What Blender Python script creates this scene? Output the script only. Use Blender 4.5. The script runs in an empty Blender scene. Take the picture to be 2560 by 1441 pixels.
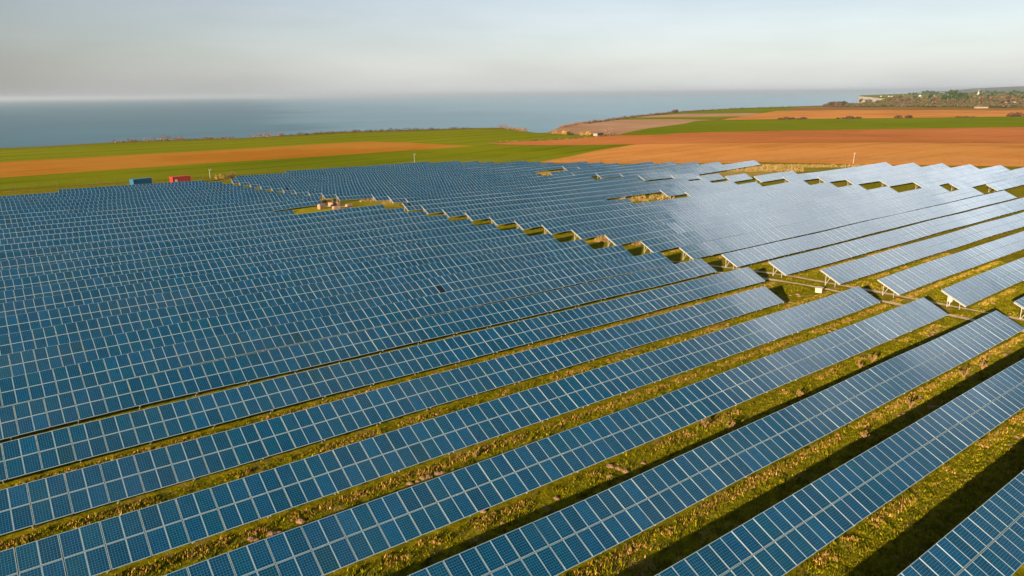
import bpy, bmesh, math, random
import numpy as np
from mathutils import Vector, Matrix
PI = math.pi
R_ = math.radians
random.seed(7)
rng = np.random.default_rng(7)
sc = bpy.context.scene
C = sc.collection

# ------------------------------------------------------------------ camera
FPX, PITCH, ROLL, YAW, CAMZ, V0, PITCHV, TILT = 1761.59, 0.268643, 0.00938417, 0.642367, 26.1021, 11.6054, 7.51837, 0.445615
cp, sp, cy, sy = math.cos(PITCH), math.sin(PITCH), math.cos(YAW), math.sin(YAW)
Fw = Vector((sy * cp, cy * cp, -sp)); Rt = Vector((cy, -sy, 0.0)); Dn = Fw.cross(Rt)
cr_, sr_ = math.cos(ROLL), math.sin(ROLL)
R2 = Rt * cr_ + Dn * sr_; D2 = Rt * (-sr_) + Dn * cr_
cam = bpy.data.cameras.new('camera'); camo = bpy.data.objects.new('camera', cam); C.objects.link(camo)
camo.matrix_world = Matrix(((R2.x, -D2.x, -Fw.x, 0), (R2.y, -D2.y, -Fw.y, 0), (R2.z, -D2.z, -Fw.z, CAMZ), (0, 0, 0, 1)))
cam.sensor_width = 36.0; cam.lens = FPX / 2560 * 36.0; cam.clip_start = 1.0; cam.clip_end = 200000.0
sc.camera = camo

# ------------------------------------------------------------------ sky, sun, exposure
SUN_AZ, SUN_EL = R_(-108.5), R_(12.0)
sd = Vector((math.sin(SUN_AZ) * math.cos(SUN_EL), math.cos(SUN_AZ) * math.cos(SUN_EL), math.sin(SUN_EL)))
sun = bpy.data.lights.new('sun', 'SUN'); sun.energy = 5.0; sun.angle = R_(0.53); sun.color = (1.0, 0.79, 0.55)
suno = bpy.data.objects.new('sun', sun); C.objects.link(suno); suno.rotation_mode = 'QUATERNION'
suno.rotation_quaternion = sd.to_track_quat('Z', 'Y')
sc.view_settings.view_transform = 'Standard'; sc.view_settings.look = 'None'; sc.view_settings.gamma = 1.0
sc.view_settings.use_curve_mapping = False
sc.view_settings.exposure = 1.5

w = bpy.data.worlds.new('World'); sc.world = w; w.use_nodes = True
nt = w.node_tree; nt.nodes.clear()
def N(nt, t, **k):
    n = nt.nodes.new(t)
    for a, b in k.items():
        if a.startswith('i_'):
            key = a[2:]; n.inputs[int(key) if key.isdigit() else key.replace('_', ' ')].default_value = b
        else: setattr(n, a, b)
    return n
def Lk(nt, a, b): nt.links.new(a, b)
def math_(nt, op, a, b=None, clamp=False):
    n = nt.nodes.new('ShaderNodeMath'); n.operation = op; n.use_clamp = clamp
    for i, v in enumerate((a, b)):
        if v is None: continue
        if isinstance(v, (int, float)): n.inputs[i].default_value = v
        else: nt.links.new(v, n.inputs[i])
    return n.outputs[0]
def ramp(nt, fac, stops, interp='LINEAR'):
    n = nt.nodes.new('ShaderNodeValToRGB'); n.color_ramp.interpolation = interp
    e = n.color_ramp.elements
    while len(e) > 1: e.remove(e[-1])
    e[0].position = stops[0][0]; e[0].color = (*stops[0][1], 1)
    for p, c in stops[1:]:
        q = e.new(p); q.color = (*c, 1)
    nt.links.new(fac, n.inputs[0]); return n.outputs[0]
def mixc(nt, fac, a, b, mode='MIX'):
    n = nt.nodes.new('ShaderNodeMix'); n.data_type = 'RGBA'; n.blend_type = mode; n.clamp_result = False
    for s, v in ((n.inputs[0], fac), (n.inputs[6], a), (n.inputs[7], b)):
        if isinstance(v, (int, float)): s.default_value = v
        elif isinstance(v, tuple): s.default_value = (*v, 1)
        else: nt.links.new(v, s)
    return n.outputs[2]
sky = N(nt, 'ShaderNodeTexSky', sky_type='NISHITA', sun_disc=False, sun_elevation=SUN_EL, sun_rotation=SUN_AZ, altitude=80.0, air_density=1.0, dust_density=2.0, ozone_density=2.0)
bg1 = N(nt, 'ShaderNodeBackground', i_Strength=0.032); Lk(nt, sky.outputs[0], bg1.inputs[0])
# thin high cloud: a bright veil low over the sea and inland, thinner overhead
tc = N(nt, 'ShaderNodeTexCoord'); sep = N(nt, 'ShaderNodeSeparateXYZ'); Lk(nt, tc.outputs['Generated'], sep.inputs[0])
X, Y, Z = sep.outputs
ca, sa = math.cos(R_(68)), math.sin(R_(68))
azf = math_(nt, 'ADD', math_(nt, 'MULTIPLY', X, sa), math_(nt, 'MULTIPLY', Y, ca))      # 1 towards the inland bearing
azr = ramp(nt, math_(nt, 'MULTIPLY', math_(nt, 'ADD', azf, 1.0), 0.5), [(0.0, (.14,)*3), (0.45, (.18,)*3), (0.68, (.36,)*3), (0.78, (.58,)*3), (0.90, (.84,)*3), (0.96, (.89,)*3), (1.0, (.92,)*3)])
elr = ramp(nt, Z, [(0.0, (1.,)*3), (0.14, (1.0,)*3), (0.24, (.95,)*3), (0.36, (.75,)*3), (0.48, (.55,)*3), (0.62, (.38,)*3), (0.75, (.21,)*3), (0.88, (.085,)*3), (0.95, (.03,)*3), (1.0, (.015,)*3)])
mp = N(nt, 'ShaderNodeMapping'); mp.inputs['Scale'].default_value = (1.6, 1.6, 9.0); Lk(nt, tc.outputs['Generated'], mp.inputs[0])
ns = N(nt, 'ShaderNodeTexNoise', i_Scale=1.7, i_Detail=5.0, i_Roughness=0.55); Lk(nt, mp.outputs[0], ns.inputs[0])
nsr = ramp(nt, ns.outputs[0], [(0.3, (.86,)*3), (0.5, (1.0,)*3), (0.72, (1.12,)*3)])
colr = ramp(nt, Z, [(0.0, (1.16, 1.17, 1.22)), (0.04, (1.04, 1.06, 1.12)), (0.09, (.90, .90, .99)), (0.14, (.83, .81, .89)), (0.35, (.60, .80, .96)), (0.65, (.36, .72, .92)), (0.88, (.08, .42, .90)), (1.0, (.04, .34, .86))])
n5 = N(nt, 'ShaderNodeTexNoise', i_Scale=3.4, i_Detail=4.0, i_Roughness=0.5, i_Distortion=.6); Lk(nt, tc.outputs['Generated'], n5.inputs[0])
wisp = mixc(nt, ramp(nt, Z, [(.16, (0,)*3), (.34, (1,)*3)]), (1., 1., 1.), ramp(nt, n5.outputs[0], [(.34, (.62,)*3), (.50, (.95,)*3), (.60, (1.7,)*3), (.72, (2.5,)*3)]))
c1 = mixc(nt, 1.0, colr, azr, 'MULTIPLY'); c1 = mixc(nt, 1.0, c1, wisp, 'MULTIPLY'); c1 = mixc(nt, 1.0, c1, elr, 'MULTIPLY'); c1 = mixc(nt, 1.0, c1, nsr, 'MULTIPLY')
pd_ = N(nt, 'ShaderNodeVectorMath', operation='DOT_PRODUCT'); Lk(nt, tc.outputs['Generated'], pd_.inputs[0])
pa, pe = R_(78), R_(27); pd_.inputs[1].default_value = (math.sin(pa) * math.cos(pe), math.cos(pa) * math.cos(pe), math.sin(pe))      # the sunlit cloud bank inland
bank = ramp(nt, math_(nt, 'ADD', pd_.outputs['Value'], math_(nt, 'MULTIPLY', math_(nt, 'SUBTRACT', ns.outputs[0], .5), .10)), [(.93, (0,)*3), (.96, (.05,)*3), (.976, (.22,)*3), (.988, (.62,)*3), (1.0, (1,)*3)])
bankc = mixc(nt, 1.0, bank, (4.9, 4.8, 4.9), 'MULTIPLY'); c1 = mixc(nt, 1.0, c1, bankc, 'ADD')
bg2 = N(nt, 'ShaderNodeBackground', i_Strength=0.20); Lk(nt, c1, bg2.inputs[0])
ad = N(nt, 'ShaderNodeAddShader'); Lk(nt, bg1.outputs[0], ad.inputs[0]); Lk(nt, bg2.outputs[0], ad.inputs[1])
wo = N(nt, 'ShaderNodeOutputWorld'); Lk(nt, ad.outputs[0], wo.inputs[0])

# ------------------------------------------------------------------ helpers
def mat(name, rough=0.6, base=(.5, .5, .5), spec=0.5, metal=0.0):
    m = bpy.data.materials.new(name); m.use_nodes = True
    b = m.node_tree.nodes['Principled BSDF']
    b.inputs['Base Color'].default_value = (*base, 1); b.inputs['Roughness'].default_value = rough
    b.inputs['Specular IOR Level'].default_value = spec; b.inputs['Metallic'].default_value = metal
    return m, m.node_tree, b
def link(o): C.objects.link(o); return o
def tag(o, label=None, cat=None, group=None, kind=None):
    if label: o['label'] = label
    if cat: o['category'] = cat
    if group: o['group'] = group
    if kind: o['kind'] = kind
    return o
def empty(name, loc, rz=0.0):
    o = bpy.data.objects.new(name, None); o.location = loc; o.rotation_euler = (0, 0, rz); o.empty_display_size = 0.3
    return link(o)
class MB:
    def __init__(s): s.v = []; s.f = []; s.m = []; s.uv = None; s.rnd = None
    def add(s, vs, fs, mi=0):
        k = len(s.v); s.v += [tuple(p) for p in vs]
        s.f += [tuple(i + k for i in q) for q in fs]; s.m += [mi] * len(fs)
    def box(s, c, d, mi=0, M=None):
        x, y, z = (q / 2 for q in d); vs = [Vector((c[0] + a * x, c[1] + b * y, c[2] + e * z)) for e in (-1, 1) for a, b in ((-1, -1), (1, -1), (1, 1), (-1, 1))]
        if M: vs = [M @ p for p in vs]
        s.add(vs, [(3, 2, 1, 0), (4, 5, 6, 7), (0, 1, 5, 4), (1, 2, 6, 5), (2, 3, 7, 6), (3, 0, 4, 7)], mi)
    def bar(s, a, b, wd, ht=None, mi=0, up=Vector((0, 0, 1))):
        a = Vector(a); b = Vector(b); d = (b - a); L = d.length; d.normalize(); ht = ht or wd
        sd_ = d.cross(up)
        if sd_.length < 1e-3: sd_ = d.cross(Vector((0, 1, 0)))
        sd_.normalize(); u = sd_.cross(d)
        vs = [p + sd_ * (x * wd / 2) + u * (y * ht / 2) for p in (a, b) for x, y in ((-1, -1), (1, -1), (1, 1), (-1, 1))]
        s.add(vs, [(0, 1, 2, 3), (7, 6, 5, 4), (0, 4, 5, 1), (1, 5, 6, 2), (2, 6, 7, 3), (3, 7, 4, 0)], mi)
    def tube(s, a, b, r0, r1, n=10, mi=0):
        a = Vector(a); b = Vector(b); d = (b - a).normalized(); x = d.cross(Vector((0, 1, .01))).normalized(); y = d.cross(x)
        vs = [a + (x * math.cos(t) + y * math.sin(t)) * r0 for t in [2 * PI * k / n for k in range(n)]]
        vs += [b + (x * math.cos(t) + y * math.sin(t)) * r1 for t in [2 * PI * k / n for k in range(n)]]
        s.add(vs, [(k, (k + 1) % n, n + (k + 1) % n, n + k) for k in range(n)] + [tuple(range(n - 1, -1, -1)), tuple(range(n, 2 * n))], mi)
    def mesh(s, name, mats):
        me = bpy.data.meshes.new(name); me.from_pydata(s.v, [], s.f)
        for m in (mats if isinstance(mats, (list, tuple)) else [mats]): me.materials.append(m)
        if any(s.m): me.polygons.foreach_set('material_index', s.m)
        me.update(); return me
    def build(s, name, mats, parent=None, loc=None):
        o = bpy.data.objects.new(name, s.mesh(name, mats)); link(o)
        if parent: o.parent = parent
        if loc: o.location = loc
        return o

# terrain heights measured on a 13 m x 17 m lattice, in centimetres
HG = np.array([
-39,-32,-28,-27,-28,-31,-36,-43,-53,-64,-78,-95,-114,-134,-156,-179,-201,-224,-245,-266,-287,
-45,-33,-24,-20,-22,-27,-34,-43,-54,-67,-83,-101,-120,-141,-164,-187,-210,-232,-252,-273,-293,
-55,-34,-18,-9,-15,-24,-32,-43,-55,-68,-87,-108,-127,-147,-171,-196,-219,-239,-259,-279,-299,
-74,-36,-13,12,-6,-23,-26,-46,-56,-68,-93,-119,-135,-152,-179,-206,-227,-247,-266,-285,-304,
-107,-38,1,7,14,-11,-15,-51,-58,-69,-102,-134,-143,-156,-190,-217,-234,-253,-271,-290,-309,
-163,-54,-10,-11,7,-10,-25,-48,-64,-83,-112,-138,-155,-174,-201,-217,-238,-258,-277,-296,-314,
-229,-48,-38,-10,-8,-23,-33,-50,-70,-94,-121,-145,-167,-188,-209,-225,-245,-264,-283,-301,-319,
-258,-55,-39,-28,-19,-28,-31,-50,-70,-97,-125,-150,-178,-203,-223,-239,-255,-272,-290,-308,-326,
-233,-45,-44,-34,-31,-24,-26,-51,-64,-90,-114,-147,-194,-222,-240,-254,-267,-282,-298,-315,-333,
-175,-46,-43,-44,-34,-33,-39,-55,-59,-71,-66,-142,-224,-247,-261,-267,-278,-293,-308,-324,-341,
-114,-45,-46,-50,-37,-50,-47,-57,-58,-87,-111,-176,-245,-267,-279,-283,-292,-305,-319,-335,-350,
-66,-39,-36,-35,-41,-39,-17,-26,-56,-99,-144,-198,-249,-278,-293,-299,-306,-318,-332,-345,-359,
-29,-15,-3,-23,-42,-38,-28,-38,-70,-114,-164,-213,-256,-286,-304,-314,-322,-333,-344,-356,-368,
-3,-1,-4,-16,-39,-39,-41,-54,-89,-130,-177,-224,-264,-294,-313,-325,-335,-344,-354,-365,-376,
14,8,-1,-14,-26,-38,-51,-70,-102,-139,-184,-231,-271,-300,-318,-331,-342,-351,-361,-371,-382,
25,16,7,-3,-19,-37,-58,-82,-108,-139,-180,-229,-274,-300,-316,-329,-342,-352,-363,-374,-385,
33,21,9,-8,-22,-38,-60,-85,-109,-131,-163,-201,-264,-290,-305,-318,-334,-348,-360,-372,-384,
37,25,12,-2,-18,-34,-52,-77,-107,-129,-151,-184,-231,-266,-289,-304,-322,-338,-352,-366,-380,
41,29,16,1,-14,-26,-34,-35,-80,-146,-163,-185,-218,-247,-276,-293,-309,-325,-341,-356,-371,
44,33,21,8,-8,-15,-20,-6,-57,-115,-148,-175,-208,-232,-255,-275,-292,-309,-326,-343,-359,
46,38,29,19,9,-12,-16,-19,-47,-81,-116,-150,-180,-207,-231,-252,-272,-290,-308,-326,-343,
49,42,35,28,19,2,-7,-15,-29,-48,-78,-115,-148,-178,-203,-227,-248,-268,-287,-306,-325,
50,45,40,33,23,12,5,-4,-13,-26,-51,-84,-117,-147,-175,-199,-222,-244,-264,-284,-303,
52,48,45,40,33,26,22,13,2,-11,-32,-60,-90,-119,-146,-172,-195,-218,-239,-259,-280,
53,51,50,49,48,49,46,34,20,5,-15,-39,-65,-93,-119,-144,-168,-191,-213,-234,-255,
53,54,56,57,59,62,59,49,35,19,1,-20,-44,-69,-94,-118,-142,-164,-186,-207,-228,
53,57,60,64,67,69,66,59,47,33,16,-4,-25,-47,-71,-94,-116,-138,-160,-181,-201,
53,58,63,67,71,73,71,66,56,44,28,11,-8,-28,-49,-70,-92,-113,-133,-154,-174,
52,58,64,69,73,76,75,71,63,53,40,25,8,-10,-29,-49,-68,-88,-108,-127,-147,
51,57,64,70,74,77,77,75,69,61,50,37,23,7,-10,-28,-46,-65,-83,-102,-120,
49,56,63,69,74,78,79,78,74,68,59,49,36,22,7,-9,-25,-42,-60,-77,-94,
46,54,61,68,74,79,81,81,79,75,68,59,49,37,24,10,-5,-21,-37,-53,-69,
44,52,60,67,74,79,83,84,84,81,76,70,61,51,40,27,14,0,-15,-30,-45,
41,50,58,66,74,80,84,87,88,87,84,79,73,64,55,44,32,19,6,-7,-21,
38,47,57,65,74,81,86,90,93,93,92,89,84,78,70,60,50,39,27,14,2,
36,46,55,65,74,82,88,94,97,100,100,98,95,90,84,76,68,58,47,35,24,
34,44,54,64,74,83,90,97,102,106,108,108,106,103,99,92,85,76,67,56,46,
], float).reshape(37, 21) / 100.0 + 0.3
U0, DU, VB, DV = -50.0, 13.0, -6.0, 17.0
FARZ = -2.6
def hgt(u, v):
    u = np.atleast_1d(np.asarray(u, float)); v = np.atleast_1d(np.asarray(v, float))
    a = np.clip((u - U0) / DU, 0, 35.999); b = np.clip((v - VB) / DV, 0, 19.999)
    i = a.astype(int); j = b.astype(int); a = a - i; b = b - j
    def cr(p0, p1, p2, p3, t): return p1 + .5 * t * (p2 - p0 + t * (2 * p0 - 5 * p1 + 4 * p2 - p3 + t * (3 * (p1 - p2) + p3 - p0)))
    ii = [np.clip(i + k, 0, 36) for k in (-1, 0, 1, 2)]; jj = [np.clip(j + k, 0, 20) for k in (-1, 0, 1, 2)]
    z = cr(*[cr(*[HG[x, y] for y in jj], b) for x in ii], a)
    du = np.maximum(0, np.maximum(U0 - u, u - 330)); dv = np.maximum(0, np.maximum(VB - v, v - 300))
    wgt = np.exp(-((du * du + dv * dv) / 110.0 ** 2))
    return z * wgt + FARZ * (1 - wgt)
def H1(u, v): return float(hgt(u, v)[0])
def ray(x, y): return Fw + R2 * ((x - 1280) / FPX) + D2 * ((y - 720.5) / FPX)
def gp(x, y, dz=0.0):
    """ground point seen at a photo pixel (used to survey positions on the real terrain)"""
    d = ray(x, y); z = FARZ
    for _ in range(50):
        t = (z + dz - CAMZ) / d.z; p = d * t; z = .5 * z + .5 * H1(p.x, p.y)
    return Vector((p.x, p.y, z))

# ------------------------------------------------------------------ terrain, fields, cliffs, sea
def noise(nt, co, scale, detail=4.0, rough=0.6, dist=0.0):
    n = N(nt, 'ShaderNodeTexNoise', i_Scale=scale, i_Detail=detail, i_Roughness=rough, i_Distortion=dist); Lk(nt, co, n.inputs[0]); return n.outputs[0]
def objco(nt, scale=None, rot=None):
    t = N(nt, 'ShaderNodeTexCoord'); o = t.outputs['Object']
    if scale or rot:
        m = N(nt, 'ShaderNodeMapping'); Lk(nt, o, m.inputs[0])
        if scale: m.inputs['Scale'].default_value = scale
        if rot: m.inputs['Rotation'].default_value = rot
        o = m.outputs[0]
    return o
def bump(nt, b, h, strength, dist):
    n = N(nt, 'ShaderNodeBump', i_Strength=strength, i_Distance=dist); Lk(nt, h, n.inputs['Height']); Lk(nt, n.outputs[0], b.inputs['Normal'])

def grass_mat():
    m, nt, b = mat('rough grass', 1.0, spec=0.0); co = objco(nt)
    n1 = noise(nt, co, 0.07, 5, .6); n2 = noise(nt, co, 1.3, 6, .72); n3 = noise(nt, co, 6.0, 4, .8); n4 = noise(nt, co, 0.55, 3, .6, .8)
    g = ramp(nt, n2, [(.28, (.085, .088, .003)), (.45, (.19, .180, .005)), (.60, (.33, .275, .010)), (.75, (.44, .33, .022))])
    dry = ramp(nt, n3, [(.3, (.20, .13, .035)), (.7, (.50, .34, .13))])
    dm = ramp(nt, math_(nt, 'ADD', math_(nt, 'MULTIPLY', n4, .7), math_(nt, 'MULTIPLY', n1, .3)), [(.54, (0,)*3), (.64, (.75,)*3)])
    c = mixc(nt, dm, g, dry); c = mixc(nt, ramp(nt, n3, [(.35, (0,)*3), (.5, (.35,)*3)]), mixc(nt, 1.0, c, (.6, .6, .55), 'MULTIPLY'), c)
    Lk(nt, c, b.inputs['Base Color'])
    h = math_(nt, 'ADD', math_(nt, 'MULTIPLY', n2, .6), math_(nt, 'MULTIPLY', n3, .22)); bump(nt, b, h, 1.0, 0.55)
    return m
def field_mat(name, c0, c1, ang, stripe=0.0, period=3.0, tint=None, rough=1.0, bd=.25):
    m, nt, b = mat(name, rough, spec=0.0); co = objco(nt, (1, 1, 1), (0, 0, ang))
    st = N(nt, 'ShaderNodeMapping'); st.inputs['Scale'].default_value = (0.012, 0.35, 1); Lk(nt, co, st.inputs[0])
    s1 = noise(nt, st.outputs[0], 1.0, 5, .6, .15)
    s2_ = N(nt, 'ShaderNodeMapping'); s2_.inputs['Scale'].default_value = (0.004, 0.06, 1); Lk(nt, co, s2_.inputs[0]); s1 = math_(nt, 'ADD', math_(nt, 'MULTIPLY', s1, .5), math_(nt, 'MULTIPLY', noise(nt, s2_.outputs[0], 1.0, 4, .6, .1), .5))
    n1 = noise(nt, co, 0.012, 4, .55); n2 = noise(nt, co, 0.35, 5, .75); n3 = noise(nt, co, 1.7, 3, .7)
    f = math_(nt, 'ADD', math_(nt, 'MULTIPLY', s1, .45), math_(nt, 'ADD', math_(nt, 'MULTIPLY', n1, .35), math_(nt, 'MULTIPLY', n2, .2)))
    c = ramp(nt, f, [(.40, c0), (.58, c1)])
    if stripe:
        sp_ = N(nt, 'ShaderNodeSeparateXYZ'); Lk(nt, co, sp_.inputs[0])
        wv = math_(nt, 'SINE', math_(nt, 'MULTIPLY', sp_.outputs[1], 2 * PI / period))
        k = math_(nt, 'MULTIPLY', ramp(nt, wv, [(.70, (0,)*3), (.93, (1,)*3)]), stripe)
        c = mixc(nt, k, c, tuple(q * .45 for q in c0))
    if tint:
        c = mixc(nt, ramp(nt, n1, [(.48, (0,)*3), (.62, (.8,)*3)]), c, tint)
    c = mixc(nt, ramp(nt, n3, [(.3, (0,)*3), (.55, (.25,)*3)]), mixc(nt, 1.0, c, (.72,)*3, 'MULTIPLY'), c)
    Lk(nt, c, b.inputs['Base Color']); bump(nt, b, math_(nt, 'ADD', n2, math_(nt, 'MULTIPLY', n3, .4)), .8, bd)
    return m

GU = [-60 + 6 * k for k in range(72)] + [380 + 20 * k for k in range(30)] + [1000 + 100 * k for k in range(10)] + [-90 - 30 * k for k in range(12)]; GV = [-12 + 6 * k for k in range(60)] + [350 + 20 * k for k in range(25)] + [900 + 100 * k for k in range(8)] + [-40 - 40 * k for k in range(8)]
def sheet(name, pts, m, dz=0.0, kind='structure', near=True, lines=None):
    bm = bmesh.new(); vs = [bm.verts.new((p[0], p[1], 0)) for p in pts]; bm.faces.new(vs)
    bmesh.ops.triangulate(bm, faces=bm.faces[:])
    xs = [p[0] for p in pts]; ys = [p[1] for p in pts]
    gu, gv = lines or (GU, GV)
    for ax, ln, lo, hi in ((0, gu, min(xs), max(xs)), (1, gv, min(ys), max(ys))):
        for q in ln:
            if lo + .01 < q < hi - .01:
                co = (q, 0, 0) if ax == 0 else (0, q, 0); no = (1, 0, 0) if ax == 0 else (0, 1, 0)
                bmesh.ops.bisect_plane(bm, geom=bm.verts[:] + bm.edges[:] + bm.faces[:], plane_co=co, plane_no=no)
    bm.normal_update()
    V = np.array([v.co for v in bm.verts]); z = hgt(V[:, 0], V[:, 1]) + dz
    for v, q in zip(bm.verts, z): v.co.z = q
    for f in bm.faces:
        if f.normal.z < 0: f.normal_flip()
    me = bpy.data.meshes.new(name); bm.to_mesh(me); bm.free(); me.materials.append(m)
    for p in me.polygons: p.use_smooth = True
    o = link(bpy.data.objects.new(name, me)); o['kind'] = kind; return o
def pxs(*p): return [gp(*q)[:2] if len(q) == 2 else (q[1], q[2]) for q in p]   # (x, y) photo pixels or ('w', u, v) metres

coast_px = [(-700, 438), (-300, 399), (0, 371), (100, 367), (290, 356), (440, 349), (600, 346), (760, 336), (850, 330), (1000, 326), (1090, 323.5), (1180, 320.8), (1250, 319.5), (1290, 323.5), (1320, 330), (1345, 333), (1366, 332.5),
            (1400, 318.5), (1460, 307.5), (1540, 297), (1630, 286), (1700, 279.2), (1770, 274.8), (1850, 270.5), (1990, 266.3), (2060, 264.2), (2110, 261.8), (2165, 257.5), (2215, 252.5), (2235, 249),
            (2200, 246), (2172, 243), (2147, 241), (2150, 239), (2200, 236.8), (2300, 233.8), (2400, 231), (2700, 228)]
coast = []
raw = pxs(*coast_px)
for k in range(len(raw)):                                             # roughen the cliff line
    coast.append(raw[k])
    if k < len(raw) - 1:
        a, b = Vector(raw[k]), Vector(raw[k + 1]); L = (b - a).length; n = int(min(10, L / 25))
        for j in range(1, n):
            t = j / n; q = a.lerp(b, t); d = (b - a).normalized(); q += Vector((-d.y, d.x)) * random.uniform(-1, 1) * min(2.0, L * .01); coast.append((q.x, q.y))
land = coast + [(16000, 5200), (16000, -6000), (-2500, -6000), (-2500, -200)]
M_grass = grass_mat()
sheet('ground', land, M_grass)

mch, nt, b = mat('chalk cliff', .9, spec=.1)
co = objco(nt, (.02, .02, .25)); n = noise(nt, co, 1, 6, .7)
Lk(nt, ramp(nt, n, [(.3, (.36, .27, .19)), (.55, (.66, .57, .46)), (.8, (.80, .74, .64))]), b.inputs['Base Color']); bump(nt, b, n, 1, 3)
cm = MB(); prev = None
for k, p in enumerate(coast):
    z = H1(*p); ring = [(p[0], p[1], z - .02)]
    q = Vector(p)
    for hz, out in ((-20, 1), (-45, 3), (-68, 8)):
        ring.append((p[0] + random.uniform(-2, 2) - out * .2, p[1] + out, hz))
    base = len(cm.v); cm.v += ring
    if k: 
        for j in range(3): cm.f.append((base - 4 + j, base + j, base + j + 1, base - 3 + j)); cm.m.append(0)
o = cm.build('cliff', mch); o['kind'] = 'structure'

# sea
ms, nt, b = mat('sea water', .35, (.02, .10, .13), .5)
co = objco(nt); n1 = noise(nt, co, .0012, 4, .6); st = N(nt, 'ShaderNodeMapping'); st.inputs['Scale'].default_value = (.0006, .006, 1); st.inputs['Rotation'].default_value = (0, 0, .7); Lk(nt, co, st.inputs[0]); n2 = noise(nt, st.outputs[0], 1.0, 5, .6)
n3 = noise(nt, co, .05, 4, .7)
wc = ramp(nt, math_(nt, 'ADD', math_(nt, 'MULTIPLY', n1, .5), math_(nt, 'MULTIPLY', n2, .5)), [(.38, (.004, .075, .105)), (.6, (.012, .125, .165))])
wp = N(nt, 'ShaderNodeSeparateXYZ'); Lk(nt, co, wp.inputs[0])                  # paler to the right: brighter sky reflection painted into the water colour
sky_pale = math_(nt, 'ADD', math_(nt, 'MULTIPLY', math_(nt, 'SUBTRACT', wp.outputs[0], math_(nt, 'MULTIPLY', wp.outputs[1], .30)), 1 / 4200), math_(nt, 'MULTIPLY', math_(nt, 'SUBTRACT', n1, .5), .5))
Lk(nt, mixc(nt, ramp(nt, sky_pale, [(.0, (0,)*3), (.12, (.45,)*3), (.4, (.8,)*3), (1.0, (1,)*3)]), wc, (.22, .38, .46)), b.inputs['Base Color'])
bump(nt, b, n3, .55, 3.0)
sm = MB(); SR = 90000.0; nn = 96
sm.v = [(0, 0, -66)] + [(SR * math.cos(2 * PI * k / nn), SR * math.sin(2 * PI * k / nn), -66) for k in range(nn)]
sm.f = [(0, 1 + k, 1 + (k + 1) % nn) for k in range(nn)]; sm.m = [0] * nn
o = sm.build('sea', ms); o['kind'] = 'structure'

# fields
GREEN1 = field_mat('winter wheat', (.16, .20, .002), (.24, .26, .004), -.25, .30, 24, (.25, .26, .005))
GREEN2 = field_mat('winter wheat pale', (.20, .235, .003), (.28, .29, .008), -.1, .35, 26)
GREEN3 = field_mat('young crop', (.17, .22, .002), (.24, .27, .003), .3, .2, 20)
BROWN1 = field_mat('ploughed soil dark', (.44, .17, .012), (.58, .25, .028), -.25, .15, 12, (.56, .26, .04))
BROWN2 = field_mat('ploughed soil orange', (.60, .235, .046), (.80, .36, .10), .02, .12, 16, (.78, .33, .085))
BROWN3 = field_mat('ploughed soil red', (.52, .175, .045), (.68, .25, .076), .02, .12, 14)
PINK = field_mat('bare slope', (.42, .24, .13), (.66, .38, .22), .5, .1, 18, (.56, .36, .24))
OLIVE = field_mat('stubble', (.26, .15, .04), (.40, .22, .08), .02)
PALE = field_mat('pale stubble', (.45, .32, .20), (.62, .45, .30), .02)
FU = [-2000 + 60 * k for k in range(110)]; FV = [-60 + 60 * k for k in range(30)]
def field(name, m, *p, dz=.06): return sheet(name, pxs(*p), m, dz, lines=(GU, GV))
field('green_field', GREEN2, (-300, 402), (0, 376), (290, 361), (440, 355), (600, 351), (760, 342), (860, 336), (1000, 331), (1180, 325), (1290, 326.5), (1330, 333.5), (1366, 336.5), (1421, 338.5), (1471, 341), (1500, 342.5), (1471, 344.8), (1387, 350.5), (1270, 357), (1216, 361), (1240, 364), (1186, 366), (1119, 362.8), (1018, 357), (927, 355), (860, 357.7), (336, 388), (0, 406), (-300, 424))
field('ploughed_field', BROWN1, (-300, 424), (0, 406), (336, 388), (860, 357.7), (927, 355), (1018, 357), (1119, 362.8), (1186, 366), (1119, 370.5), (984, 379.6), (860, 388), (537, 408), (336, 421.6), (0, 445.7), (-300, 468), dz=.08)
field('green_field', GREEN1, (-300, 468), (0, 445.7), (336, 421.6), (537, 408), (860, 388), (984, 379.6), (1119, 370.5), (1186, 366), (1240, 364), (1421, 364.5), (1522, 363), (1589, 362), (1488, 378), (1421, 393), (1347, 406), ('w', 160, 279), ('w', -80, 279), dz=.07)
field('ploughed_field', BROWN2, (1589, 361.8), (1700, 359.6), (2036, 358), (2560, 359.6), (2900, 361), (2900, 424), (2560, 418), (2204, 413.5), (1901, 406.8), (1850, 409), (1640, 410), (1450, 410), (1347, 406), (1421, 393), (1488, 378), dz=.09)
field('ploughed_field', BROWN3, (1216, 360.2), (1270, 357), (1387, 350.5), (1471, 344.8), (1539, 339.5), (1656, 337.6), (1700, 333.7), (1969, 327), (2271, 322.6), (2560, 318), (2900, 314), (2900, 360.6), (2560, 359.2), (2036, 357.6), (1700, 359.2), (1589, 361.6), (1421, 364.2), (1300, 363.4), dz=.10)
field('green_field', GREEN3, (1549, 338.4), (1589, 328), (1622.6, 320.8), (1656, 317), (1710, 310), (1743.7, 302.5), (1834, 300.8), (2036, 298), (2271, 295.7), (2560, 292), (2900, 289), (2900, 314), (2560, 318), (2271, 322.6), (1969, 327), (1700, 333.7), (1656, 337.6), dz=.11)
field('bare_slope', PINK, (1366, 333.5), (1400, 319.5), (1460, 308.5), (1518, 300.8), (1620, 299.5), (1710, 299), (1800, 300.5), (1743, 302.5), (1710, 310), (1656, 317), (1622, 321), (1589, 328), (1549, 337.6), (1522, 337), (1421, 338), dz=.12)
field('green_field', GREEN2, (1518, 300.6), (1555, 296), (1700, 293.5), (1861, 291), (1800, 298), (1710, 299), (1620, 299.4), dz=.13)
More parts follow.
